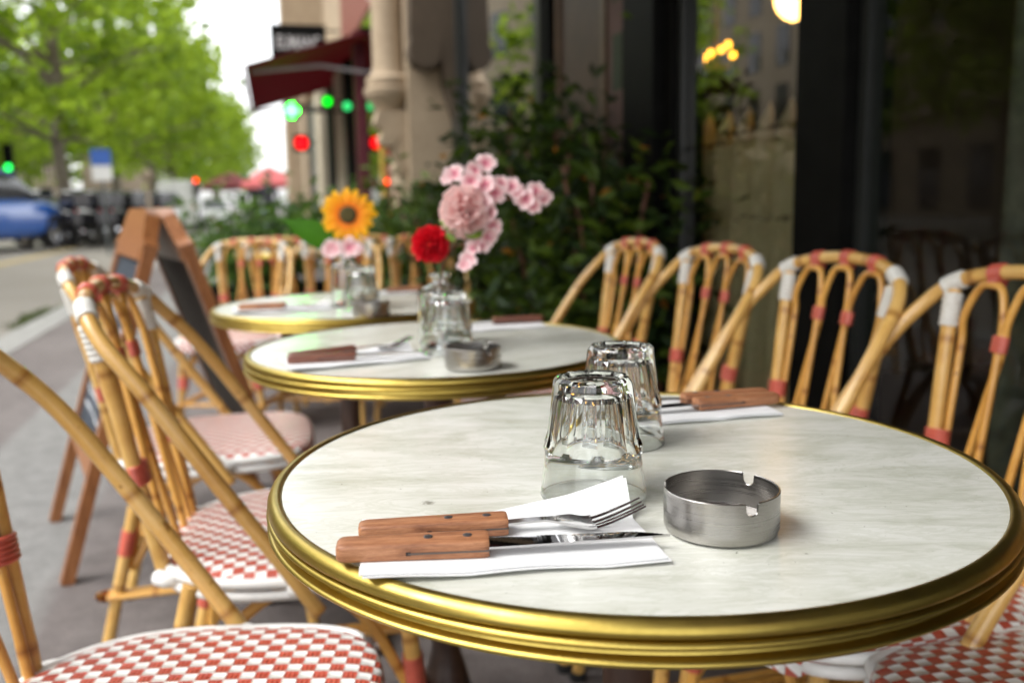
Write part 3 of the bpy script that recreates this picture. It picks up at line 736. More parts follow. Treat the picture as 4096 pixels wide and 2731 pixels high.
def aim(o, p, q, tilt=0., roll=0.):
    p, q = Vector(p), Vector(q); d = q - p; o.location = p; o.rotation_euler = (roll, -math.asin(max(-1, min(1, d.z / d.length))), math.atan2(d.y, d.x)); return o
NZ = TZ + .0029
aim(kn, (-.1115, .5345, NZ + .001), (.0955, .5505, NZ), roll=.05); kn['label'] = 'serrated knife with brown wood handle nearest us on the front napkin'
aim(fk, (-.1035, .5685, NZ), (.0815, .5885, NZ)); fk['label'] = 'fork with brown wood handle behind the serrated knife on the front napkin'
def cp(src, p, q, l, roll=0.): return aim(copy_tree(src, l), p, q, roll=roll)
cp(kn, (.283, .9475, NZ), (.085, .895, NZ), 'knife with brown wood handle on the far right napkin of the nearest table')
cp(fk, (.279, .9685, NZ), (.083, .925, NZ), 'fork with brown wood handle behind the knife on the far right napkin')
aim(knd, (-.3165, 1.2475, NZ), (-.119, 1.296, NZ)); knd['label'] = 'knife with dark red wood handle on the middle table'
aim(fkd, (-.320, 1.273, NZ), (-.150, 1.37, NZ + .004)); fkd['label'] = 'fork behind the dark handled knife on the middle table'
cp(knd, (.0575, 1.655, NZ), (-.14, 1.60, NZ), 'knife with dark handle on the far side of the middle table')
cp(kn, (-.588, 1.93, NZ), (-.385, 1.965, NZ), 'knife with brown handle on the left of the sunflower table')
cp(fk, (-.592, 1.955, NZ), (-.395, 1.99, NZ), 'fork behind the knife on the left of the sunflower table')
cp(kn, (-.222, 2.298, NZ), (-.42, 2.25, NZ), 'knife with brown handle on the far side of the sunflower table')

# ------------------------------------------------------------------ flowers
def rnd_attr(o, seed=0, per=1):
    me = o.data; rr = np.random.RandomState(seed); a = me.attributes.new('rnd', 'FLOAT', 'FACE')
    n = len(me.polygons); v = np.repeat(rr.rand(n // per + 1), per)[:n]; a.data.foreach_set('value', v.astype(np.float32)); return o
def frame(d, up=(0, 0, 1)):
    z = Vector(d).normalized(); x = Vector(up).cross(z); x = x.normalized() if x.length > 1e-4 else Vector((1, 0, 0)); y = z.cross(x); return Matrix((x, y, z)).transposed()
def petal(b, c, F, a, L, w, rise, curl, nl=5, ruff=0., tip=.35, r0=0.):
    # petal in frame F (z = facing), pointing at angle a
    rows = []
    for i in range(nl + 1):
        f = i / nl; wd = w * (sin(pi * min(1, f * (1 - tip) + .12)) ** .8); x = r0 + L * f; z = rise * f + curl * f * f
        row = []
        for k in (-1, -.4, .4, 1):
            y = wd * k / 2; zz = z + abs(k) * wd * .18 + (random.uniform(-ruff, ruff) * f); xx = x + (random.uniform(-ruff, ruff) * f if ruff else 0)
            row.append(F @ Vector((xx * cos(a) - y * sin(a), xx * sin(a) + y * cos(a), zz)) + Vector(c))
        rows.append(row)
    vs = [v for r in rows for v in r]; fs = []
    for i in range(nl):
        for k in range(3): o = i * 4 + k; fs.append((o, o + 1, o + 5, o + 4))
    uv = []
    for i in range(nl):
        for k in range(3): uv.append([(i / nl, k / 3), (i / nl, (k + 1) / 3), ((i + 1) / nl, (k + 1) / 3), ((i + 1) / nl, k / 3)])
    b.add(vs, fs, uv)
def mat_petal(name, stops, tw=.25, rough=.6):
    m = NT(name); m.set(Roughness=rough); sx = m.n('SeparateXYZ'); m.l(m.n('UVMap').outputs[0], sx.inputs[0]); c = m.ramp(sx.outputs[0], stops)
    c = m.mix(.3, c, m.ramp(m.noise(90, m.coords()), [(.3, (.7, .7, .7)), (.7, (1.2, 1.2, 1.2))]), 'MULTIPLY'); m.base(c)
    tl = m.n('BsdfTranslucent'); m.l(c, tl.inputs[0]); mx = m.n('MixShader'); mx.inputs[0].default_value = tw; m.l(m.p.outputs[0], mx.inputs[1]); m.l(tl.outputs[0], mx.inputs[2]); m.l(mx.outputs[0], m.out.inputs[0]); return m.mat
P_RED = mat_petal('red_petal', [(0, (.42, .0, .004)), (1, (.78, .004, .02))], .3); P_PINK = mat_petal('pink_petal', [(0, (.72, .17, .19)), (.55, (.94, .56, .55)), (1, (.96, .78, .75))], .6)
P_BLOS = mat_petal('blossom_petal', [(0, (.55, .04, .16)), (.22, (.82, .36, .42)), (.55, (.92, .66, .67)), (1, (.92, .74, .75))], .4); P_SUN = mat_petal('sunflower_petal', [(0, (.88, .13, .0)), (.4, (.98, .38, .0)), (1, (.99, .56, .0))], .4)
STEM = plain('green_stem', (.10, .18, .04), .5); TWIG = plain('brown_twig', (.16, .06, .03), .6); DISC = plain('sunflower_disc', (.06, .045, .008), .9, var=.7, scale=400); LEAFS = plain('fresh_leaf', (.13, .20, .02), .5, var=.25, scale=60); LEAFD = plain('deep_green_leaf', (.028, .10, .002), .7, var=.2, scale=20, Specular_IOR_Level=.12)
def pompom(name, c, R, face, mat, parent, n=150):
    b = MB(); F = frame(face)
    for k in range(n):
        u = (k + .5) / n; ph = math.acos(1 - u * 1.55); a = k * 2.399963
        d = F @ Vector((sin(ph) * cos(a), sin(ph) * sin(a), cos(ph)))
        base = Vector(c) + d * R * .25; G = frame(d, (random.gauss(0, 1), random.gauss(0, 1), random.gauss(0, 1)))
        # upright fan: petal grows along d
        w = R * random.uniform(.45, .65); L = R * random.uniform(.68, .8); rows = []
        for i in range(5):
            f = i / 4; row = []
            for q in (-1, -.5, 0, .5, 1):
                x = q * w / 2 * (.25 + .75 * f); y = (random.uniform(-1, 1) * .10 * R) * f; z = L * f + (random.uniform(-.08, .05) * R if i == 4 else 0) - abs(q) * R * .08 * f
                row.append(G @ Vector((x, y, z)) + base)
            rows.append(row)
        fs = []; uv = []
        for i in range(4):
            for q in range(4): o = i * 5 + q; fs.append((o, o + 1, o + 6, o + 5)); uv.append([(i / 4, 0), (i / 4, 1), ((i + 1) / 4, 1), ((i + 1) / 4, 0)])
        b.add([v for r in rows for v in r], fs, uv)
    return b.build(name, mat, parent, 60)
def blossom(b, c, face, R):
    F = frame(face, (random.gauss(0, 1), random.gauss(0, 1), 1)); a0 = random.uniform(0, 2)
    for k in range(5): petal(b, c, F, a0 + k * 2 * pi / 5 + random.uniform(-.15, .15), R, R * .95, R * random.uniform(.15, .45), R * random.uniform(-.2, .1), 5, R * .03, .30)
mouth = Vector((-.112, 1.425, TZ + .108))
# red carnation
r = thing('red_carnation', 'red carnation leaning left out of the glass bottle on the middle table', 'flower', (-.112, 1.425, TZ + .01)); o0 = Vector(r.location)
def L_(p): return Vector(p) - o0
b = MB(); b.tube(spline([L_((-.105, 1.43, TZ + .012)), L_((-.112, 1.424, .86)), L_((-.120, 1.408, .885))], 8), .0022, 8); b.build('stem', STEM, r)
pompom('bloom', L_((-.1235, 1.398, .900)), .0305, (0, -1, .25), P_RED, r, 130)
b = MB(); b.lathe([(.003, -.012), (.008, -.006), (.011, .006)], 12, tuple(L_((-.121, 1.406, .885)))); b.build('calyx', STEM, r)
# pink pompom
r = thing('pink_carnation', 'large pale pink carnation above the red one on the middle table', 'flower', (-.108, 1.43, TZ + .01)); o0 = Vector(r.location)
b = MB(); b.tube(spline([L_((-.11, 1.432, TZ + .012)), L_((-.109, 1.427, .86)), L_((-.088, 1.415, .91)), L_((-.066, 1.408, .935))], 8), .0026, 8); b.build('stem', STEM, r)
pompom('bloom', L_((-.0665, 1.40, .949)), .043, (-.1, -1, .25), P_PINK, r, 190)
b = MB()
for c, d, l in (((-.083, 1.385, .922), (-.3, -.5, .5), .03), ((-.078, 1.38, .918), (.3, -.6, .6), .028), ((-.068, 1.38, .915), (1, -.4, .25), .034), ((-.085, 1.39, .905), (-.6, -.3, .8), .022), ((-.06, 1.385, .913), (1, -.2, .6), .026)):
    F = frame(Vector((0, -1, .4)).cross(Vector(d)).cross(Vector(d)) * -1 if False else (0.1, -1, .5), (0, 0, 1)); a = math.atan2((F.transposed() @ Vector(d)).y, (F.transposed() @ Vector(d)).x); petal(b, L_(c), F, a, l, l * .55, .003, -.004, 5, .0015, .05)
b.build('leaf', LEAFS, r)
# blossom branch
r = thing('blossom_branch', 'branching spray of pale pink blossom reaching right over the middle table', 'flower', (-.105, 1.428, TZ + .01)); o0 = Vector(r.location)
b = MB()
main = [L_((-.112, 1.43, TZ + .012)), L_((-.1085, 1.425, .858)), L_((-.088, 1.425, .90)), L_((-.058, 1.425, .955)), L_((-.035, 1.425, .985)), L_((.0, 1.425, .985)), L_((.045, 1.43, .975))]
b.tube(spline(main, 8), [.003 - .0018 * i / 48 for i in range(49)], 8)
for q in ([(-.058, 1.425, .955), (-.065, 1.42, .985), (-.083, 1.42, 1.005)], [(-.045, 1.425, .972), (-.042, 1.42, 1.0), (-.036, 1.418, 1.018)], [(-.1, 1.425, .885), (-.075, 1.405, .90), (-.05, 1.39, .893), (-.035, 1.385, .905)], [(-.075, 1.405, .90), (-.068, 1.39, .885), (-.066, 1.38, .873)], [(-.058, 1.425, .955), (-.02, 1.42, .963), (.02, 1.42, .972)]):
    b.tube(spline([L_(p) for p in q], 6), .0012, 6)
b.build('twig', TWIG, r)
b = MB()
cent = [(-.0835, 1.415, 1.006, .021), (-.0955, 1.418, 1.0, .013), (-.0359, 1.415, 1.021, .022), (-.052, 1.41, 1.012, .018), (-.058, 1.4, .995, .021), (-.036, 1.40, .988, .022), (-.022, 1.40, .978, .022), (-.012, 1.41, .99, .018), (.004, 1.41, .986, .018), (.012, 1.41, .977, .017), (.026, 1.412, .967, .022), (.04, 1.42, .978, .02), (.052, 1.425, .969, .018), (.037, 1.415, .957, .017),
        (-.042, 1.385, .960, .020), (-.030, 1.39, .945, .020), (-.026, 1.395, .925, .019), (-.034, 1.388, .913, .020), (-.045, 1.385, .900, .019), (-.055, 1.385, .893, .018), (-.064, 1.378, .876, .018), (-.070, 1.375, .868, .015), (-.0835, 1.392, .93, .014), (-.046, 1.39, .965, .016)]
for x, y, z, R in cent: blossom(b, L_((x, y, z)), (random.uniform(-.6, .6), -1, random.uniform(-.4, .6)), R * .82)
b.build('blossom', P_BLOS, r, 60)
# sunflower
r = thing('sunflower', 'orange yellow sunflower with brown centre on the far table', 'flower', (-.366, 2.01, TZ + .01)); o0 = Vector(r.location)
b = MB(); b.tube(spline([L_((-.36, 2.012, TZ + .012)), L_((-.364, 2.005, .855)), L_((-.355, 1.985, .91)), L_((-.349, 1.968, .935))], 8), .003, 8); b.build('stem', STEM, r)
F = frame((.05, -1, .16)); c = L_((-.3476, 1.958, .942))
for ring, n, L, rise, r0 in (('back', 15, .047, -.004, .014), ('front', 13, .042, .003, .013)):
    b = MB()
    for k in range(n): petal(b, c, F, 2 * pi * (k + (.5 if ring == 'front' else 0)) / n + random.uniform(-.06, .06), L * random.uniform(.92, 1.06), .0185, rise * random.uniform(.5, 1.5), random.uniform(-.006, .004), 6, .0006, .22, r0)
    b.build('petal', P_SUN, r, 60)
b = MB(); b.lathe([(.0195, -.003), (.019, .003), (.015, .0065), (.008, .0075), (.0002, .006)], 28); o = b.build('flower_disc', DISC, r); o.matrix_local = Matrix.Translation(c) @ F.to_4x4()
b = MB()
Fl = frame((.25, -1, .55)); petal(b, L_((-.372, 1.99, .865)), Fl, radians(144), .155, .062, .0, -.02, 8, 0, .04); petal(b, L_((-.365, 1.985, .862)), Fl, radians(70), .05, .03, 0, .004, 5, 0, .05)
b.build('leaf', LEAFD, r)
r = thing('small_blossom_sprig', 'two small pink blossoms in the mouth of the sunflower bottle', 'flower', (-.368, 2.008, TZ + .01)); o0 = Vector(r.location)
b = MB(); b.tube(spline([L_((-.37, 2.012, TZ + .012)), L_((-.368, 2.004, .853)), L_((-.38, 1.97, .866))], 6), .0015, 6); b.tube(spline([L_((-.368, 2.004, .853)), L_((-.347, 1.97, .868))], 6), .0013, 6); b.build('twig', TWIG, r)
b = MB(); 
for x, y, z, R in ((-.384, 1.955, .8705, .022), (-.345, 1.948, .872, .024), (-.395, 1.955, .866, .014), (-.328, 1.95, .869, .014)): blossom(b, L_((x, y, z)), (random.uniform(-.3, .3), -1, .3), R)
b.build('blossom', P_BLOS, r, 60)

# ------------------------------------------------------------------ chalkboard
r = thing('chalkboard_stand', 'wooden folding A-frame chalkboard standing on the pavement behind the left chairs', 'menu board', (-1.06, 2.62, 0)); o0 = Vector(r.location)
N0, F0 = Vector((-1.168, 2.219, 0)), Vector((-1.463, 2.742, 0)); wv = (F0 - N0).normalized(); pv = Vector((wv.y, -wv.x, 0)); pv = pv if pv.x > 0 else -pv; WB = (F0 - N0).length
def leaf_panel(foot, lean, name):
    up = (Vector((0, 0, .96)) + lean); Lh = up.length; up = up / Lh; nrm = wv.cross(up).normalized()
    M = Matrix((wv, up, nrm)).transposed(); cen = lambda u, v: foot + wv * u + up * v - o0
    e = bpy.data.objects.new(name, None); 
    b = MB()
    for u in (.022, WB - .022): b.box(cen(u, Lh * .445), (.044, Lh * .89, .032), M=M)
    hd = [(.044, Lh * .86), (WB - .044, Lh * .86), (WB - .044, Lh * .8901), (WB, Lh * .8902), (WB, Lh * .905), (WB - .05, Lh * .92), (WB - .10, Lh * .985), (WB - .14, Lh), (.14, Lh), (.10, Lh * .985), (.05, Lh * .92), (0, Lh * .905), (0, Lh * .8902), (.044, Lh * .8901)]
    b.prism(hd, lambda p, d: foot + wv * p[0] + up * p[1] + nrm * d - o0, -.019, .019)
    b.box(cen(WB / 2, Lh * .30), (WB - .1, .06, .026), M=M)
    fr = b.build(name, SIGNWOOD, r, 30)
    b = MB(); b.box(cen(WB / 2, Lh * .596), (WB - .09, Lh * .525, .012), M=M); p = b.build('slate', SLATE, fr, 0)
    return up, nrm, fr, Lh
upl, nl, fl, LL = leaf_panel(N0, pv * .30, 'front_panel')
N1 = N0 + pv * .63; upr, nr, fr_, LR = leaf_panel(N1, -pv * .30, 'rear_panel')
out = nl if nl.dot(-pv) > 0 else -nl
b = MB()
for row in range(9):
    v = LL * (.74 - row * .042); u = .10
    while u < WB - .12:
        l = random.uniform(.03, .07); P = [N0 + wv * (u + l * i / 6) + upl * (v + random.uniform(-.009, .009)) + out * .0075 - o0 for i in range(7)]
        b.tube(spline(P, 3), .0017, 5); u += l + .02
b.build('chalk_writing', CHALK, fl)
b = MB(); b.box((N1 + wv * WB / 2 + upr * LR * .596 - o0) + (nr if nr.dot(-pv) > 0 else -nr) * .009, (WB - .094, LR * .52, .004), M=Matrix((wv, upr, nr)).transposed()); b.build('backing_board', BACKB, r, 0)

# ------------------------------------------------------------------ foliage
def leaves(b, centres, n, size, spread, rr, aspect=.5, fold=.25):
    for k in range(n):
        c = centres[rr.randrange(len(centres))]; s = spread * c[3]
        p = Vector((c[0] + rr.gauss(0, s), c[1] + rr.gauss(0, s), c[2] + rr.gauss(0, s * .8)))
        d = Vector((rr.gauss(0, 1), rr.gauss(0, 1), rr.gauss(-.2, .7))).normalized(); w = d.orthogonal().normalized(); w.rotate(Matrix.Rotation(rr.uniform(0, 6.28), 3, d)); up = d.cross(w)
        L = size * rr.uniform(.6, 1.3); W2 = L * aspect / 2
        b.add([p, p + d * L * .45 + w * W2 + up * L * fold * .3, p + d * L, p + d * L * .45 - w * W2 + up * L * fold * .3], [(0, 1, 2), (0, 2, 3)])
def tree_meshes(seed, H=10., rad=4.2, z0=2.6):
    NL = 4600
    if seed == 9: z0, rad, NL = 3.4, 4.3, 3500
    rr = random.Random(seed); b = MB(); 
    b.tube(spline([(0, 0, -.2), (.05, .03, 1.2), (-.05, .0, 2.6), (.1, .05, 4.), (.05, .1, 6.5), (0, 0, H * .85)], 6), [.24, .21, .2, .195, .19, .185, .18, .178, .175, .172, .17, .168, .165, .162, .16, .155, .15, .145, .14, .13, .12, .11, .10, .09, .08, .07, .06, .05, .045, .04, .03][:31], 12)
    cl = []
    for k in range(26):
        z = rr.uniform(2.6, 6.5); a = k * 2.4; L = rr.uniform(1.6, rad * .95); e = Vector((cos(a) * L, sin(a) * L, z + rr.uniform(.3, 1.8) - (.6 if z < 3.4 else 0))); m = Vector((cos(a) * L * .5, sin(a) * L * .5, z + (e.z - z) * .7))
        P = spline([(0, 0, z), m, e], 5); b.tube(P, [.07 - .055 * i / (len(P) - 1) for i in range(len(P))], 6)
        cl.append((e.x, e.y, e.z, rr.uniform(.7, 1.2))); cl.append((m.x, m.y, m.z + .4, rr.uniform(.5, .9)))
    for k in range(60):
        a = rr.uniform(0, 6.28); q = sqrt(rr.random()); z = rr.uniform(z0, H); k_ = 1 - abs((z - 5.6) / (H - 4.6)) ** 2.2; q = max(q, .38) if seed == 9 else q; cl.append((cos(a) * rad * q * max(.25, k_), sin(a) * rad * q * max(.25, k_), z, rr.uniform(.55, 1.25)))
    tr = b
    c = MB(); leaves(c, cl, NL, .33, .36, rr, .8)
    return tr, c
def put_tree(seed, loc, label, rz, sc, cache={}):
    if seed not in cache:
        t, c = tree_meshes(seed); r = thing('plane_tree', label, 'tree', loc, rz, 'plane trees along the street'); t.build('trunk', BARK, r); rnd_attr(c.build('crown', LEAFT, r, 0), seed, 2); cache[seed] = r
    else: r = copy_tree(cache[seed], label, loc, rz)
    r.scale = (sc,) * 3; return r
put_tree(9, nt(-4.85, 26.2, .1), 'slim plane tree whose trunk rises behind the black motorcycles', .4, .95)
put_tree(5, nt(-10.5, 12.0, .1), 'plane tree outside the left edge, seen in the shop glass', 1.0, .95)
for i, (n_, t_, z_, s_, l) in enumerate([(-4.9, 36, .1, 1.0, 'plane tree just behind the front slim trunk'), (-4.6, 46, .1, 1.0, 'plane tree above the white van'), (-4.6, 57, .1, 1.05, 'plane tree farther down the row above the red traffic light'), (-4.4, 70, .1, 1.05, 'plane tree far down the street beside the white car'), (-3.6, 86, .1, 1.1, 'farthest plane tree low beside the awning corner'),
                                          (-13.5, 37, .1, 1., 'plane tree across the street at the left edge'), (-13, 47, .1, 1.05, 'plane tree across the street behind the parking sign'), (-13, 60, .1, 1.1, 'plane tree far across the street above the parked vehicles'), (-13.5, 17, .1, 1., 'plane tree across the street seen only in the shop glass'), (-3.9, 104, .1, 1.2, 'last plane tree closing the end of the street')]):
    put_tree((3, 5)[i % 2], nt(n_, t_, z_), l, i * 1.3 + .5, s_)
def bush(name, loc, label, pot_r, h, wid, n, seed, mat=LEAFB, pot=True, size=.085, orange=60, box=None, grp=None):
    rr = random.Random(seed); r = thing(name, label, 'plant', loc, 0 if box is None else ANG, grp)
    if box is None:
        b = MB(); b.lathe([(pot_r * .72, 0), (pot_r * .98, .30), (pot_r * 1.06, .305), (pot_r * 1.06, .36), (pot_r * .95, .36), (pot_r * .9, .31)], 28, cap0=True); b.build('pot', TERRA, r)
        b = MB(); b.lathe([(pot_r * .93, .32), (.001, .33)], 20); b.build('soil', SOIL, r); zb = .34
    else:
        b = MB(); bx, by, bz = box
        for sx, sy, dx, dy in ((0, -1, bx, .03), (0, 1, bx, .03), (-1, 0, .03, by - .062), (1, 0, .03, by - .062)): b.box((sx * (bx / 2 - .015), sy * (by / 2 - .015), bz / 2), (dx, dy, bz))
        b.build('planter_box', BLACKM, r, 0); b = MB(); b.box((0, 0, bz - .07), (bx - .062, by - .062, .05)); b.build('soil', SOIL, r, 0); zb = bz - .05
    cl = []; b = MB()
    for k in range(16):
        a = rr.uniform(0, 6.28); q = sqrt(rr.random()); x, y = cos(a) * wid[0] * q, sin(a) * wid[1] * q; e = Vector((x, y, zb + (h - zb) * rr.uniform(.35, 1))); s0 = Vector((x * .3, y * .3, zb - .02))
        P = spline([s0, (s0 + e) / 2 + Vector((0, 0, .05)), e], 4); b.tube(P, .007, 5)
        for f in (.3, .5, .7, .85, 1.): q_ = s0.lerp(e, f); cl.append((q_.x + rr.gauss(0, .07), q_.y + rr.gauss(0, .07), q_.z, rr.uniform(.6, 1.1)))
    b.build('stem', TWIG, r)
    b = MB(); leaves(b, cl, n, size, .12, rr, .42); rnd_attr(b.build('foliage', mat, r, 0), seed, 2)
    if orange:
        b = MB(); leaves(b, cl, orange, size * .5, .13, rr, .5); rnd_attr(tag(b.build('autumn_leaf', LEAFO, r, 0), kind='stuff'), seed, 2)
    return r
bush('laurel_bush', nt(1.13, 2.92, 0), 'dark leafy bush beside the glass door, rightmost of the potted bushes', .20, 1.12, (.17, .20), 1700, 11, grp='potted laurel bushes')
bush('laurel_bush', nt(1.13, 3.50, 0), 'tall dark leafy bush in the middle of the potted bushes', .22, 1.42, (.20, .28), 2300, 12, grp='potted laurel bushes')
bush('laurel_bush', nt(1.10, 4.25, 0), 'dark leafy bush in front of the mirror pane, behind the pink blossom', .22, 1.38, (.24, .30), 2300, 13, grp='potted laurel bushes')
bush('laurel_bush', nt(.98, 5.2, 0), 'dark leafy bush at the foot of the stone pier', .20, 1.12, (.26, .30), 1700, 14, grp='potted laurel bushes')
bush('planter_shrub', nt(.0, 6.3, 0), 'green shrub in a black planter at the kerb end of the terrace', 0, .94, (.40, .18), 3000, 21, LEAFH, box=(.95, .34, .45), orange=0, size=.09, grp='planters closing the terrace')
bush('planter_shrub', nt(.98, 6.12, 0), 'green shrub in a black planter behind the sunflower', 0, .98, (.40, .18), 3000, 22, LEAFH, box=(.95, .34, .45), orange=0, size=.09, grp='planters closing the terrace')

# ------------------------------------------------------------------ cafe front
cf = thing('cafe_building', 'black framed glass cafe front along the right side', 'building', nt(1.45, 2.5, 0), ANG); cz = nt(1.45, 2.5, 0)
RI = Matrix.Rotation(-ANG, 3, 'Z')
def cpart(name, boxes, mat, parent=cf):
    b = MB()
    for n0, n1, t0, t1, z0, z1 in boxes: b.ntbox(n0, n1, t0, t1, z0, z1)
    b.v = [tuple(RI @ (Vector(v) - cz)) for v in b.v]
    return b.build(name, mat, parent, 0)
ZT = 3.0
fr = cpart('window_frame', [(1.39, 1.53, 1.95, 2.155, .0, ZT), (1.40, 1.50, 2.93, 3.0, 0, ZT), (1.36, 1.56, 3.0, 3.27, 0, ZT), (1.40, 1.5, 4.30, 4.37, 0, ZT), (1.40, 1.50, -8, -7.8, 0, ZT), (1.40, 1.50, -2.2, -1.9, 0, ZT),
                            (1.41, 1.49, -7.8, -2.2, 0, .12), (1.41, 1.49, -1.9, 1.95, 0, .12), (1.41, 1.49, 2.155, 2.93, 0, .10)], BLACKM)
for q in ((1.385, 1.515, 4.38, 4.48, 0, ZT), (1.36, 1.52, 6.12, 6.40, 0, ZT)): cpart('grey_post', [q], GREYD)
for q in ((1.425, 1.475, 1.915, 1.943, .121, ZT), (1.42, 1.48, 2.895, 2.923, .101, ZT)): cpart('glazing_bar', [q], GREYD)
for a, b_ in ((-7.8, -2.2), (-1.9, 1.904)): cpart('window_pane', [(1.446, 1.452, a, b_, .12, ZT)], PANE)
dr = cpart('glass_door', [(1.446, 1.452, 2.156, 2.884, .101, ZT)], PANED)
b = MB()
for z_, t0 in ((1.16, 2.30), (.90, 2.25), (1.13, 2.62)):      # dark script on the door glass, too blurred to read
    t_ = t0
    while t_ < t0 + .32:
        P = [nt(1.443, t_ + .012 * i, z_ + random.uniform(-.009, .012)) for i in range(4)]; b.tube([RI @ (p - cz) for p in spline(P, 3)], .0022, 5); t_ += .048
b.build('door_lettering', BLACKM, dr)
b = MB(); P = [nt(1.36, 3.02, 1.86), nt(1.30, 3.0, 1.88), nt(1.28, 2.9, 1.885), nt(1.30, 2.78, 1.90)]; b.tube([RI @ (p - cz) for p in spline(P, 5)], .022, 8); b.tube([RI @ (p - cz) for p in spline([nt(1.36, 3.14, 1.80), nt(1.27, 3.16, 1.86), nt(1.25, 3.25, 1.84)], 5)], .025, 8); b.build('door_bracket', BLACKM, fr)
cpart('timber_panel', [(1.44, 1.50, 3.27, 4.30, 0, ZT)], plain('brown_timber', (.075, .04, .024), .5, var=.25, scale=7))
cpart('panel_moulding', [(1.425, 1.4398, 3.62, 3.67, 0, ZT), (1.425, 1.4398, 4.22, 4.27, 0, ZT), (1.425, 1.4398, 3.29, 3.33, 0, ZT)], plain('brown_moulding', (.14, .085, .05), .45, var=.2))
ps = cpart('menu_poster', [(1.43, 1.4398, 3.40, 3.585, 1.20, 2.35)], plain('poster_paper', (.13, .07, .055), .7, var=.15)); cpart('poster_print', [(1.427, 1.4298, 3.43, 3.55, 1.75, 2.1), (1.427, 1.4298, 3.44, 3.54, 1.4, 1.62)], plain('poster_green', (.035, .055, .02), .7), ps)
b = MB(); A_, B_ = nt(1.78, 4.49), nt(1.40, 6.12); mid = (A_ + B_) / 2; b.box(RI @ (mid - cz + Vector((0, 0, (.5 + ZT) / 2))), ((B_ - A_).length, .006, ZT - .5), math.atan2((B_ - A_).y, (B_ - A_).x) - ANG); b.build('mirror_pane', PANEM, cf, 0)
cpart('low_panel', [(1.43, 1.48, 4.48, 6.12, 0, .49)], BLACKM)
up = cpart('upper_wall', [(1.40, 1.9, -20, 6.4, ZT + .001, 15)], STONE)
cpart('fascia', [(1.25, 1.3999, -20, 6.4, ZT + .02, ZT + .55)], BLACKM)
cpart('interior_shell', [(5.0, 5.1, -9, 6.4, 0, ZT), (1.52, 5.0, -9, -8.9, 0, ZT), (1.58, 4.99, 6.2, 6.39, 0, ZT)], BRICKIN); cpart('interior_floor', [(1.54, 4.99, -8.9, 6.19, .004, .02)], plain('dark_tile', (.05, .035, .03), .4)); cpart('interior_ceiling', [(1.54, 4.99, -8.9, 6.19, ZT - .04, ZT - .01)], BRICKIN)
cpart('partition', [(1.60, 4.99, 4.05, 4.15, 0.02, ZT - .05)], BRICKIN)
# curtain behind the door glass, and a heavy one behind the right window
def curtain(name, n0, t0, t1, z0, z1, mat, label, amp=.03, k=9, top=0.):
    b = MB(); vs = []; fs = []; N_, Z_ = 120, 8
    for j in range(Z_ + 1):
        for i in range(N_ + 1):
            f = i / N_; z = z0 + (z1 - z0) * j / Z_; ztop = z - (top * abs(sin(f * pi * k)) if j == Z_ else 0)
            vs.append(nt(n0 + amp * sin(f * 2 * pi * k + .6 * sin(3 * f)) * (1.1 - .3 * j / Z_), t0 + (t1 - t0) * f, ztop))
    for j in range(Z_):
        for i in range(N_): a = j * (N_ + 1) + i; fs.append((a, a + 1, a + N_ + 2, a + N_ + 1))
    b.add(vs, fs); o = b.build(name, mat); m = o.modifiers.new('thick', 'SOLIDIFY'); m.thickness = .003
    return tag(o, label, 'curtain')
curtain('cafe_curtain', 1.61, 2.17, 3.20, .12, 1.27, CURT, 'cream gathered curtain behind the glass door', .065, 8, .13)
curtain('dark_curtain', 1.75, 1.30, 1.80, .05, 2.4, plain('moss_velvet', (.07, .07, .05), .9, var=.5, scale=18), 'dark mossy drape inside the right window', .04, 4)
# lamps inside
WARM = emit('warm_lamp', (1., .50, .13), 4.)
r = thing('globe_lamp', 'glowing globe lamp on a dark stem inside the cafe', 'lamp', nt(1.9, 2.95, 0)); b = MB(); b.ball((0, 0, 1.665), .085); b.build('globe', WARM, r); b = MB(); b.tube([(0, 0, 0.02), (0, 0, 1.585)], .014, 8); b.lathe([(.13, .022), (.12, .05), (.02, .07)], 20, cap0=True); b.build('stem', BLACKM, r)
r = thing('wall_chandelier', 'small brass chandelier with glowing bulbs behind the glass door', 'lamp', nt(1.75, 3.27, 1.49)); b = MB()
for k in range(6): a = k * pi / 3; b.ball((.065 * cos(a), .065 * sin(a), .02 + .03 * (k % 2)), .014)
b.build('bulb', emit('bulb_glow', (1., .40, .03), 2.5), r); b = MB()
for k in range(6): a = k * pi / 3; b.tube(spline([(0, 0, -.02), (.04 * cos(a), .04 * sin(a), -.03), (.065 * cos(a), .065 * sin(a), .0)], 5), .005, 6)
b.tube([(0, 0, -.02), (0, 0, 1.46)], .004, 6); b.build('arm', BRASS, r)

# ------------------------------------------------------------------ stone pier with colonnette, shopfront beyond, awning
pr = thing('stone_pier', 'beige stone pier with a colonnette on a carved console', 'building', nt(1.25, 6.6, 0), ANG); cz2 = nt(1.25, 6.6, 0)
def ppart(name, fn, mat, parent=pr, sm=35):
    b = MB(); fn(b); b.v = [tuple(RI @ (Vector(v) - cz2)) for v in b.v]; return b.build(name, mat, parent, sm)
def pier_(b): b.ntbox(1.06, 1.6, 6.42, 7.4, .45, 6.); b.ntbox(1.02, 1.6, 6.40, 7.42, 0, .449)
ppart('shaft', pier_, STONE, sm=0)
def col_(b):
    c = nt(.955, 6.62, 0)
    b.lathe([(.001, 1.50), (.05, 1.52), (.085, 1.60), (.125, 1.67), (.16, 1.71), (.175, 1.735), (.175, 1.775), (.15, 1.79), (.16, 1.82), (.155, 1.85), (.118, 1.88), (.108, 1.93), (.105, 1.95), (.104, 2.6), (.106, 4.)], 28, (c.x, c.y, 0))
ppart('colonnette', col_, STONE)
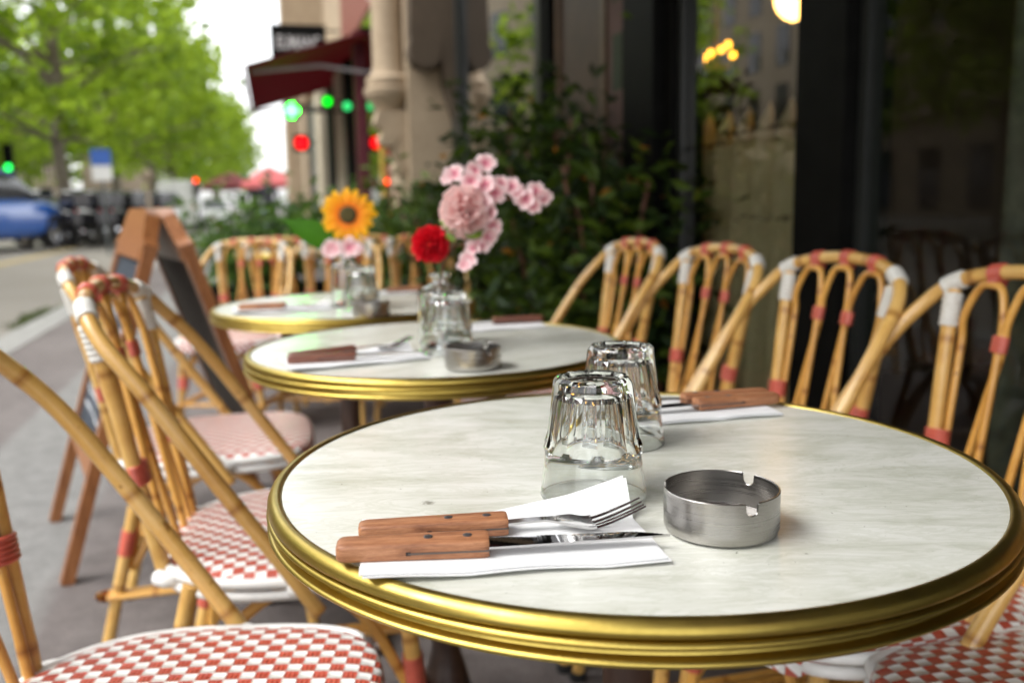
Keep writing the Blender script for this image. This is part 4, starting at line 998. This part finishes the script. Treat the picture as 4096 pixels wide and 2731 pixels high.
def con_(b):
    fn = lambda p, d: nt(p[0], 6.50 + d, p[1]); poly = [(1.06, 1.62), (.86, 1.62), (.84, 1.54), (.90, 1.48), (.97, 1.47), (.95, 1.38), (.98, 1.30), (1.03, 1.25), (1.02, 1.12), (1.06, 1.05)]
    b.prism(poly, fn, .0, .26)
    c = nt(.93, 6.5, 1.43); b.tube([c - DD * .01, c + DD * .28], .055, 14)
    c = nt(1.0, 6.5, 1.22); b.tube([c - DD * .01, c + DD * .28], .04, 14)
ppart('console', con_, STONE)
def vol_(b):    # dark scrolled bracket near the top right of the pier
    fn = lambda p, d: nt(p[0], 6.24 + d, p[1]); poly = [(1.40, 2.6), (1.08, 2.6), (1.06, 2.1), (1.10, 1.93), (1.2, 1.86), (1.28, 1.92), (1.30, 1.72), (1.36, 1.55), (1.40, 1.5)]
    b.prism(poly, fn, 0, .17); c = nt(1.16, 6.23, 1.99); b.tube([c, c + DD * .19], .11, 18)
ppart('scroll_bracket', vol_, STONED)
sh = thing('neighbour_building', 'stone neighbouring house with shop windows under a maroon awning', 'building', nt(1.5, 13, 0), ANG); cz3 = nt(1.5, 13, 0)
def spart(name, boxes, mat, parent=sh, sm=0):
    b = MB()
    for q in boxes: b.ntbox(*q)
    b.v = [tuple(RI @ (Vector(v) - cz3)) for v in b.v]; return b.build(name, mat, parent, sm)
spart('wall', [(1.50, 6, 7.41, 21, 2.75, 16), (1.9, 6, 7.41, 21, 0, 2.749), (1.0, 1.499, 16.2, 21, 3.0, 3.35), (.70, 1.499, 19.25, 20.97, 2.752, 16)], STONE)
REDD = plain('red_door_paint', (.16, .005, .014), .4); YEL = plain('yellow_strip', (.35, .22, .03), .5); PALE = mat_stone('pale_stone', (.36, .31, .22), (.48, .42, .31))
for nm, m_, t0, t1, n0 in (('red_door', REDD, 7.42, 7.95, 1.10), ('yellow_strip', YEL, 8.12, 8.36, 1.10), ('shop_window', PANEM, 8.37, 9.75, 1.12), ('dark_pilaster', MAROON, 9.76, 10.0, 1.06), ('shop_window', PANEM, 10.01, 10.8, 1.12), ('dark_pilaster', BLACKM, 10.81, 11.1, 1.06), ('pale_column', PALE, 11.3, 12.2, 1.04),
                           ('shop_window', PANEM, 12.21, 13.2, 1.14), ('dark_pilaster', BLACKM, 13.21, 14.2, 1.08), ('pale_column', PALE, 14.4, 15.6, 1.0), ('grey_pilaster', GREYM, 15.9, 17.2, 1.0), ('pale_column', STONE, 17.6, 19.1, .93), ('corner_pier', STONE, 19.2, 20.98, .67)):
    spart(nm, [(n0, 1.88, t0, t1, 0, 2.748)], m_)
spart('upper_shutter', [(1.33, 1.498, 9.3, 13.8, 3.15, 4.6)], plain('brick_red_shutter', (.19, .05, .03), .6))
spart('white_hood', [(1.15, 1.32, 8.7, 9.25, 2.95, 3.5)], plain('white_hood_paint', (.7, .7, .68), .5))
aw = thing('maroon_awning', 'maroon canvas awning sloping out over the shopfront beyond the pier', 'awning', nt(1.4, 11.3, 2.6), ANG); cza = nt(1.4, 11.3, 2.6)
b = MB(); q = [nt(1.42, 9.25, 2.72), nt(-.03, 9.3, 2.30), nt(.02, 13.5, 2.30), nt(1.42, 13.5, 2.72)]; nn = Vector((0, 0, .02))
ws = [RI @ (p - cza) for p in q] + [RI @ (p + nn - cza) for p in q]; b.add(ws, [(0, 1, 2, 3), (7, 6, 5, 4), (0, 4, 5, 1), (1, 5, 6, 2), (2, 6, 7, 3), (3, 7, 4, 0)]); b.build('canvas', MAROONT, aw, 0)
b = MB(); v = []
for i in range(43):
    t_ = 9.28 + 4.23 * i / 42; n_ = -.045 + .05 * i / 42; v += [nt(n_, t_, 2.32), nt(n_, t_, 2.13 - .03 * abs(sin(i * pi / 3)))]
b.add([RI @ (p - cza) for p in v], [(2 * i, 2 * i + 1, 2 * i + 3, 2 * i + 2) for i in range(42)]); o = b.build('valance', MAROON, aw, 0); m = o.modifiers.new('thick', 'SOLIDIFY'); m.thickness = .006
b = MB()
ARMW = plain('white_arm', (.22, .2, .2), .5)
for t_ in (9.45, 13.3):
    b = MB(); b.tube([RI @ (p - cza) for p in (nt(1.40, t_, 2.25), nt(.7, t_ + .1, 2.36), nt(.02, t_, 2.27))], .02, 8); b.build('arm', ARMW, aw)
ca = thing('unseen_awning', 'dark maroon canvas awning over the terrace, added out of view to shade the tables', 'awning', nt(1.4, 0, 2.9), ANG); czc = nt(1.4, 0, 2.9)  # unseen awning, added and sized to dim the tables
b = MB(); q = [nt(1.249, -1.6, 2.98), nt(-.5, -1.6, 2.42), nt(-.5, 4.9, 2.42), nt(1.249, 4.9, 2.98)]; ws = [RI @ (p - czc) for p in q] + [RI @ (p + nn - czc) for p in q]
b.add(ws, [(0, 1, 2, 3), (7, 6, 5, 4), (0, 4, 5, 1), (1, 5, 6, 2), (2, 6, 7, 3), (3, 7, 4, 0)]); b.build('canvas', MAROON, ca, 0)
b = MB(); b.ntbox(-.52, -.48, -1.6, 4.9, 2.22, 2.405); b.v = [tuple(RI @ (Vector(v) - czc)) for v in b.v]; b.build('valance', MAROON, ca, 0)
sg = thing('projecting_sign', 'black projecting shop sign with white capital letters above the maroon awning', 'sign', nt(.74, 14.3, 3.36), ANG)
b = MB(); b.box((0, 0, 0), (.80, .10, .54)); b.build('board', BLACKM, sg, 0); b = MB(); b.tube([(.38, 0, .2), (.62, 0, .2)], .015, 6); b.tube([(.38, 0, -.2), (.62, 0, -.2)], .015, 6); b.build('bracket', BLACKM, sg)
fc = bpy.data.curves.new('lettering', 'FONT'); fc.body = 'EUMANC'; fc.align_x = 'CENTER'; fc.align_y = 'CENTER'; fc.size = .17; fc.extrude = .004; fc.offset = .003; fc.materials.append(plain('white_letter', (.5, .5, .5), .5))
fo = bpy.data.objects.new('lettering', fc); C.objects.link(fo); fo.parent = sg; fo.location = (0, -.056, 0); fo.rotation_euler = (pi / 2, 0, 0); fo.scale = (.92, 1.6, 1)
bpy.context.view_layer.update(); lm = bpy.data.meshes.new_from_object(fo.evaluated_get(bpy.context.evaluated_depsgraph_get())); lo = bpy.data.objects.new('sign_lettering', lm); C.objects.link(lo); lo.parent = sg; lo.location = fo.location; lo.rotation_euler = fo.rotation_euler; lo.scale = fo.scale; bpy.data.objects.remove(fo)
# lit lamps, and glowing stand-ins for reflections
def lit_spot(name, label, cat, loc, col, st, R=.07, shape='disc'):
    r = thing(name, label, cat, loc, ANG)
    b = MB()
    if shape == 'cross':
        b.box((0, -.03, 0), (.05, .02, .15)); b.box((-.05, -.03, 0), (.049, .02, .05)); b.box((.05, -.03, 0), (.049, .02, .05))
    else: b.ball((0, -.03, 0), R, 1, .5, 1)
    b.build('light', emit(name + '_glow', col, st), r)
    b = MB(); b.box((0, .02, 0), (R * 3.2 if shape == 'cross' else R * 2.4, .05, R * 3.2 if shape == 'cross' else R * 2.6)); b.tube([(0, .02, 0), (.95 if shape == 'cross' else .2, .02, 0)], .012, 6); b.build('housing', BLACKM, r, 0); return r
lit_spot('pharmacy_cross', 'bright green lit cross hanging at the awning edge', 'sign', nt(.42, 10.26, 1.985), (.015, 1., .025), 16., .055, 'cross')
lit_spot('green_reflection', 'round green glow added for a reflection, right of the bright green cross under the awning', 'lamp', nt(.86, 11.0, 2.165), (.0, .9, .015), .8, .05)  # glowing ball added in place of a green reflection
lit_spot('green_reflection', 'paler green glow added for a reflection, nearest the stone pier under the awning', 'lamp', nt(1.0, 10.1, 2.02), (.04, .8, .2), .35, .045)  # second green reflection, made as a dimmer glowing ball
lit_spot('red_lamp', 'soft red round lamp below the bright green cross', 'lamp', nt(.62, 12.6, 1.80), (1., .002, .006), .7, .085)
lit_spot('orange_reflection', 'small orange glow added for a window reflection, behind the planters left of the stone pier', 'lamp', nt(1.1, 7.9, 1.16), (1., .06, .004), 1.6, .025)  # red light's reflection in the shop window, made as a glowing ball
def pole_light(name, label, loc, col, st, z, hz):
    r = thing(name, label, 'traffic light', loc, ANG); b = MB(); b.tube([(0, 0, -.1), (0, 0, z - .1)], .05, 10); b.build('pole', GREYM, r)
    b = MB(); b.box((0, .06, z + .15), (.24, .16, .80)); 
    for k in range(3): b.tube([(0, -.02, z - .1 + .26 * k), (0, -.10, z - .1 + .26 * k)], .095, 12, caps=False)
    b.build('signal_head', BLACKM, r); b = MB(); b.ball((0, -.03, z - .1 + .26 * hz), .085, 1, .35, 1); b.build('lens', emit(name + '_lens', col, st), r); return r
pole_light('traffic_light', 'traffic light showing green at the far left', nt(-6.4, 27.5, .1), (.015, .9, .10), 1.3, 2.15, 0)
pole_light('traffic_light', 'traffic light showing red beyond the white van', nt(-2.5, 42., .0), (1., .045, .004), 1.6, 1.75, 2)

# ------------------------------------------------------------------ vehicles
def wheel(parent, x, y, r, w):
    b = MB(); b.lathe([(r * .66, -w / 2), (r * .9, -w / 2), (r, -w * .36), (r, w * .36), (r * .9, w / 2), (r * .66, w / 2)], 24); M = Matrix.Rotation(pi / 2, 4, 'X')
    o = b.build('wheel', TYRE, parent); o.matrix_local = Matrix.Translation((x, y, r)) @ M
    b = MB(); b.lathe([(r * .66, -w * .42), (r * .5, -w * .3), (r * .15, -w * .34), (.001, -w * .34)], 20); b.lathe([(r * .66, w * .42), (r * .5, w * .3), (r * .15, w * .34), (.001, w * .34)], 20); b.build('rim', CHROME, o)
def loft(b, secs, e=3.2, n=28):
    rings = []
    for x, hw, z0, z1 in secs:
        ring = []
        for i in range(n):
            a = 2 * pi * i / n; c, s = cos(a), sin(a); ring.append(Vector((x, math.copysign(abs(c) ** (2 / e), c) * hw, (z0 + z1) / 2 + math.copysign(abs(s) ** (2 / e), s) * (z1 - z0) / 2)))
        rings.append(ring)
    b.ring(rings)
def make_car(name, label, paint, L=4.1, Wd=1.78, H=1.52, van=False):
    r = thing(name, label, 'van' if van else 'car'); h = L / 2; w = Wd / 2; b = MB()   # +X is the front
    if van: loft(b, [(-h, w * .93, .35, H * .98), (-h + .15, w, .28, H), (h - 1.5, w, .26, H), (h - 1.1, w, .26, H * .97)], 6); loft(b, [(h - 1.15, w, .26, 1.2), (h - .3, w * .96, .26, 1.02), (h, w * .85, .35, .85)], 4)
    else:
        k = H / 1.5; loft(b, [(-h, w * .86, .40 * k, .88 * k), (-h + .10, w * .95, .26 * k, .98 * k), (-h + .6, w, .22 * k, 1.0 * k), (0, w, .20 * k, .98 * k), (h - 1.05, w, .22 * k, .97 * k), (h - .35, w * .97, .24 * k, .90 * k), (h - .08, w * .90, .28 * k, .80 * k), (h, w * .82, .34 * k, .70 * k)], 5)
    b.build('body', paint, r)
    b = MB()
    if van: loft(b, [(h - 1.3, w * .94, 1.05, H * .96), (h - .62, w * .90, 1.02, 1.22)], 5)
    else: loft(b, [(-h + .14, w * .80, .88 * k, 1.02 * k), (-h + .45, w * .86, .88 * k, H - .07), (-.2, w * .88, .88 * k, H - .03), (.35, w * .86, .88 * k, H - .08), (1.15, w * .86, .86 * k, .99 * k)], 5)
    b.build('window', CARGL, r)
    if not van:
        b = MB(); loft(b, [(-h + .40, w * .78, H - .14, H - .045), (-.3, w * .80, H - .10, H), (.34, w * .78, H - .15, H - .05)], 4); b.build('roof', paint, r)
    for x in (-h + .75, h - .78):
        for y in (-w + .085, w - .085): wheel(r, x, y, .32 if van else .22 * H, .21)
    for y in (-w * .66, w * .66):
        b = MB(); b.ball((h - .13, y, .50 * H if not van else .75), .14, .7, 1.1, .6); b.build('headlight', LAMPW, r); b = MB(); b.ball((-h + .05, y * 1.12, .80 if not van else 1.0), .13, .5, .8, 1.1); b.build('tail_light', LAMPR, r)
    return r
YAW = ANG + pi / 2
c = make_car('parked_car', 'blue parked car cut by the left edge', BLUEP, 4.4, 1.9, 1.8); c.location = nt(-5.95, 22.5, .10); c.rotation_euler[2] = YAW - .30; c['group'] = 'parked cars'
c2 = make_car('parked_car', 'white parked car behind the blue one', WHITEC, 4.3, 1.8, 1.6); c2.location = nt(-8.3, 33.0, .1); c2.rotation_euler[2] = YAW + 1.2; c2['group'] = 'parked cars'
c3 = make_car('parked_car', 'white car far down the street above the planter', WHITEC, 4.2, 1.8, 1.6); c3.location = nt(-2.35, 50, -.09); c3.rotation_euler[2] = YAW + pi; c3['group'] = 'parked cars'
c4 = make_car('parked_car', 'black parked car beyond the motorcycles, left of the white van', DARKP, 4.2, 1.8, 1.5); c4.location = nt(-3.45, 33.0, .02); c4.rotation_euler[2] = YAW; c4['group'] = 'parked cars'
v = make_car('white_van', 'white box van parked beyond the chalkboard', WHITEC, 5.2, 1.75, 2.2, True); v.location = nt(-3.3, 44.8, .0); v.rotation_euler[2] = YAW
def make_moto(paint):
    r = thing('motorcycle', 'x', 'motorcycle')
    for x in (-.68, .68):
        b = MB(); b.lathe([(.22, -.05), (.27, -.07), (.31, -.045), (.315, 0), (.31, .045), (.27, .07), (.22, .05)], 24); o = b.build('wheel', TYRE, r); o.matrix_local = Matrix.Translation((x, 0, .315)) @ Matrix.Rotation(pi / 2, 4, 'X')
        b = MB(); b.lathe([(.23, -.03), (.2, -.02), (.05, -.03), (.05, .03), (.2, .02), (.23, .03)], 16); b.build('rim', CHROME, o)
    b = MB(); loft(b, [(-.95, .12, .50, .80), (-.6, .24, .38, .88), (-.1, .26, .22, .86), (.2, .25, .25, 1.02), (.45, .24, .40, 1.06), (.66, .15, .62, 1.0)], 3); b.build('body', paint, r)
    b = MB(); loft(b, [(-1.12, .19, .88, 1.16), (-1.05, .22, .84, 1.24), (-.72, .22, .84, 1.24), (-.66, .19, .88, 1.16)], 5); b.build('top_box', paint, r)
    b = MB(); loft(b, [(-.88, .10, .82, .90), (-.5, .16, .80, .93), (-.12, .14, .80, .88)], 3); b.build('saddle', TYRE, r)
    b = MB(); b.tube(spline([(.42, -.36, 1.06), (.50, -.2, 1.1), (.55, 0, 1.06), (.50, .2, 1.1), (.42, .36, 1.06)], 5), .016, 8); b.tube([(.55, 0, 1.05), (.70, .07, .32)], .03, 8); b.tube([(.55, 0, 1.05), (.70, -.07, .32)], .03, 8); b.build('handlebar', CHROME, r)
    b = MB(); b.ball((.66, 0, .92), .10); b.build('headlight', LAMPW, r); b = MB(); b.ball((-.90, 0, .78), .06); b.build('tail_light', LAMPR, r)
    b = MB(); b.tube(spline([(.1, -.17, .32), (-.3, -.2, .28), (-.85, -.2, .36)], 5), .045, 10); b.build('exhaust', CHROME, r); b = MB(); b.prism([(.60, .95), (.72, 1.0), (.60, 1.32), (.52, 1.30)], lambda p, d: Vector((p[0], d, p[1])), -.14, .14); b.build('windshield', CARGL, r)
    return r
m1 = make_moto(DARKP); m1['group'] = 'motorcycles parked along the street'
for i, (n_, t_, a, l) in enumerate(((-5.0, 24.5, .9, 'black motorcycle left of the slim tree trunk'), (-4.62, 25.2, .95, 'black motorcycle at the foot of the slim tree trunk'), (-4.35, 26.0, .8, 'black motorcycle just right of the slim tree trunk'), (-4.1, 26.8, 1.0, 'black motorcycle midway between the slim trunk and the chalkboard'),
                                  (-3.85, 27.6, .9, 'black motorcycle just left of the chalkboard top'), (-3.6, 28.5, 1.0, 'black motorcycle hidden behind the chalkboard top'), (-3.3, 29.4, .9, 'black motorcycle right of the chalkboard top'))):
    o = m1 if i == 0 else copy_tree(m1); o.location = nt(n_, t_, .07); o.rotation_euler[2] = YAW + a; o['label'] = l; o.scale = (1.12,) * 3
# street sign and posts
r = thing('parking_sign', 'blue and white street sign on a grey post among the trees', 'sign', nt(-3.2, 21.6, .0), ANG); b = MB(); b.tube([(0, 0, -.1), (0, 0, 2.35)], .03, 10); b.build('post', GREYM, r)
b = MB(); b.box((0, -.045, 2.10), (.40, .02, .34)); b.build('blue_plate', plain('sign_blue', (.02, .10, .42), .4), r, 0); b = MB(); b.box((0, -.045, 1.76), (.40, .02, .32)); b.build('white_plate', plain('sign_white', (.7, .72, .72), .4), r, 0)
r = thing('street_post', 'pale round-topped street post right of the blue sign', 'post', nt(-2.5, 23.5, -.08)); b = MB(); b.tube([(0, 0, -.1), (0, 0, 1.75)], .055, 12); b.build('pole', FAR, r); b = MB(); b.ball((0, 0, 1.86), .13); b.build('cap', FAR, r)
# far terrace: parasols and passers-by
def parasol(loc, mat, label, R=1.1, h=2.1):
    r = thing('parasol', label, 'parasol', loc, 0, 'parasols down the pavement'); b = MB(); b.tube([(0, 0, 0), (0, 0, h + .28)], .022, 8); b.lathe([(.22, 0), (.2, .05), (.04, .08)], 16, cap0=True); b.build('pole', BLACKM, r)
    b = MB(); b.lathe([(.001, h + .30), (R * .5, h + .12), (R, h - .12), (R, h - .24)], 8); o = b.build('canopy', mat, r, 0); m = o.modifiers.new('t', 'SOLIDIFY'); m.thickness = .01; return r
parasol(nt(.35, 24.0, 0), PINKC, 'pink parasol on the pavement beyond the awning', .75, 1.68)
parasol(nt(-.75, 30.0, 0), plain('dark_red_canvas', (.14, .02, .02), .8), 'dark red parasol left of the pink one', 1.0, 1.75)
def person(loc, rz, label, top, legs, hair):
    r = thing('person', label, 'person', loc, rz)
    me = bpy.data.meshes.new('body'); 
    J = [((0, 0, .95), .125), ((0, .01, 1.12), .12), ((0, .0, 1.32), .145), ((0, -.01, 1.45), .07), ((0, .005, 1.53), .052), ((0, .02, 1.60), .075), ((0, .02, 1.70), .088), ((0, .012, 1.76), .06),
         ((.17, 0, 1.42), .055), ((.23, -.06, 1.17), .043), ((.22, .06, .95), .034), ((.215, .09, .87), .036), ((-.17, 0, 1.42), .055), ((-.23, .06, 1.17), .043), ((-.22, .14, .96), .034), ((-.215, .17, .88), .036),
         ((.095, .0, .88), .095), ((.10, .10, .50), .066), ((.10, .06, .10), .042), ((.10, .20, .04), .038), ((-.095, 0, .88), .095), ((-.10, -.02, .50), .066), ((-.10, -.22, .13), .042), ((-.10, -.12, .045), .038), ((0, .115, 1.64), .018)]
    E = [(0, 1), (1, 2), (2, 3), (3, 4), (4, 5), (5, 6), (6, 7), (2, 8), (8, 9), (9, 10), (10, 11), (2, 12), (12, 13), (13, 14), (14, 15), (0, 16), (16, 17), (17, 18), (18, 19), (0, 20), (20, 21), (21, 22), (22, 23), (5, 24)]
    me.from_pydata([j[0] for j in J], E, []); o = bpy.data.objects.new('body', me); C.objects.link(o); o.parent = r; sk = o.modifiers.new('skin', 'SKIN'); ss = o.modifiers.new('sub', 'SUBSURF'); ss.levels = ss.render_levels = 2
    for i, j in enumerate(J): me.skin_vertices[0].data[i].radius = (j[1], j[1] * (.8 if i in (0, 1, 2) else 1)); me.skin_vertices[0].data[i].use_root = (i == 0)
    m = NT('skin_and_clothes'); g = m.coords('Object'); sx = m.n('SeparateXYZ'); m.l(g, sx.inputs[0]); m.set(Roughness=.7)
    rmp = m.n('ValToRGB'); rmp.color_ramp.interpolation = 'CONSTANT'; e = rmp.color_ramp.elements; e[0].position = 0; e[0].color = (.03, .025, .02, 1); e[1].position = .04; e[1].color = (*legs, 1)
    q = e.new(.56); q.color = (*top, 1); q = e.new(.835); q.color = (.42, .24, .16, 1); m.l(m.math('DIVIDE', sx.outputs[2], 1.8), rmp.inputs[0]); m.base(rmp.outputs[0]); me.materials.append(m.mat)
    b = MB(); b.ball((0, -.012, 1.715), .108, .92, 1.0, 1.0, 16, 10); b.v = [(x, y if y < .07 else .07, z if not (y > .03 and z < 1.72) else 1.72) for x, y, z in b.v]; b.build('hair', hair, r)
    b = MB()
    for s in (-1, 1): b.ball((s * .033, .104, 1.672), .011, nu=8, nv=6)
    b.build('eyes', SLOT, r); return r
HB = plain('dark_hair', (.03, .018, .01), .6)
person(nt(.28, 22.5, 0), YAW - pi / 2 + 2.9, 'person in a dark jacket and pale jeans walking by the building corner', (.02, .02, .03), (.22, .28, .36), HB)
person(nt(-.05, 26.0, 0), YAW - pi / 2 + .2, 'person in black clothes under the pink parasol', (.012, .012, .014), (.02, .02, .025), HB)
# ------------------------------------------------------------------ buildings across the street
def block(name, label, n0, t0, t1, H, seed):
    r = thing(name, label, 'building', nt(n0, (t0 + t1) / 2, .1), ANG, 'stone apartment houses across the street'); w = t1 - t0
    b = MB(); b.box((-4, 0, H / 2), (8, w, H)); b.box((.15, 0, 4.1), (.3, w - .02, .3)); b.box((.2, 0, H - .3), (.4, w - .02, .5)); b.build('wall', FAR, r, 0)
    k = int(w / 2.6)
    for fl in range(5):
        for i in range(k):
            y = -w / 2 + (i + .5) * w / k; z = 1.5 if fl == 0 else 4.2 + 3.0 * (fl - 1) + 1.5; hh = 2.5 if fl == 0 else 2.1
            if z + hh / 2 > H - .6: continue
            b = MB(); b.box((.012, y, z), (.08, 1.2, hh)); b.build('window', CARGL, r, 0)
    b = MB(); b.prism([(-7.9, H), (-.1, H), (-1.2, H + 2.6), (-6.8, H + 2.6)], lambda p, d: Vector((p[0], d, p[1])), -w / 2 + .05, w / 2 - .05); b.build('roof', plain('zinc_roof', (.16, .18, .20), .5), r, 0); return r
block('apartment_house', 'pale stone apartment house across the street at the left edge', -24, 22, 50, 15, 1)
block('apartment_house', 'pale stone apartment house across the street behind the trees', -24, 50.5, 82, 16, 2)
block('apartment_house', 'apartment house far down the street behind the last trees', -24, 82.5, 130, 15, 4)
block('apartment_house', 'apartment house at the end of the street below the last crowns', -14, 131, 190, 14, 5)
block('apartment_house', 'apartment house across the street reflected in the shop glass', -24, -12, 21.5, 15, 3)
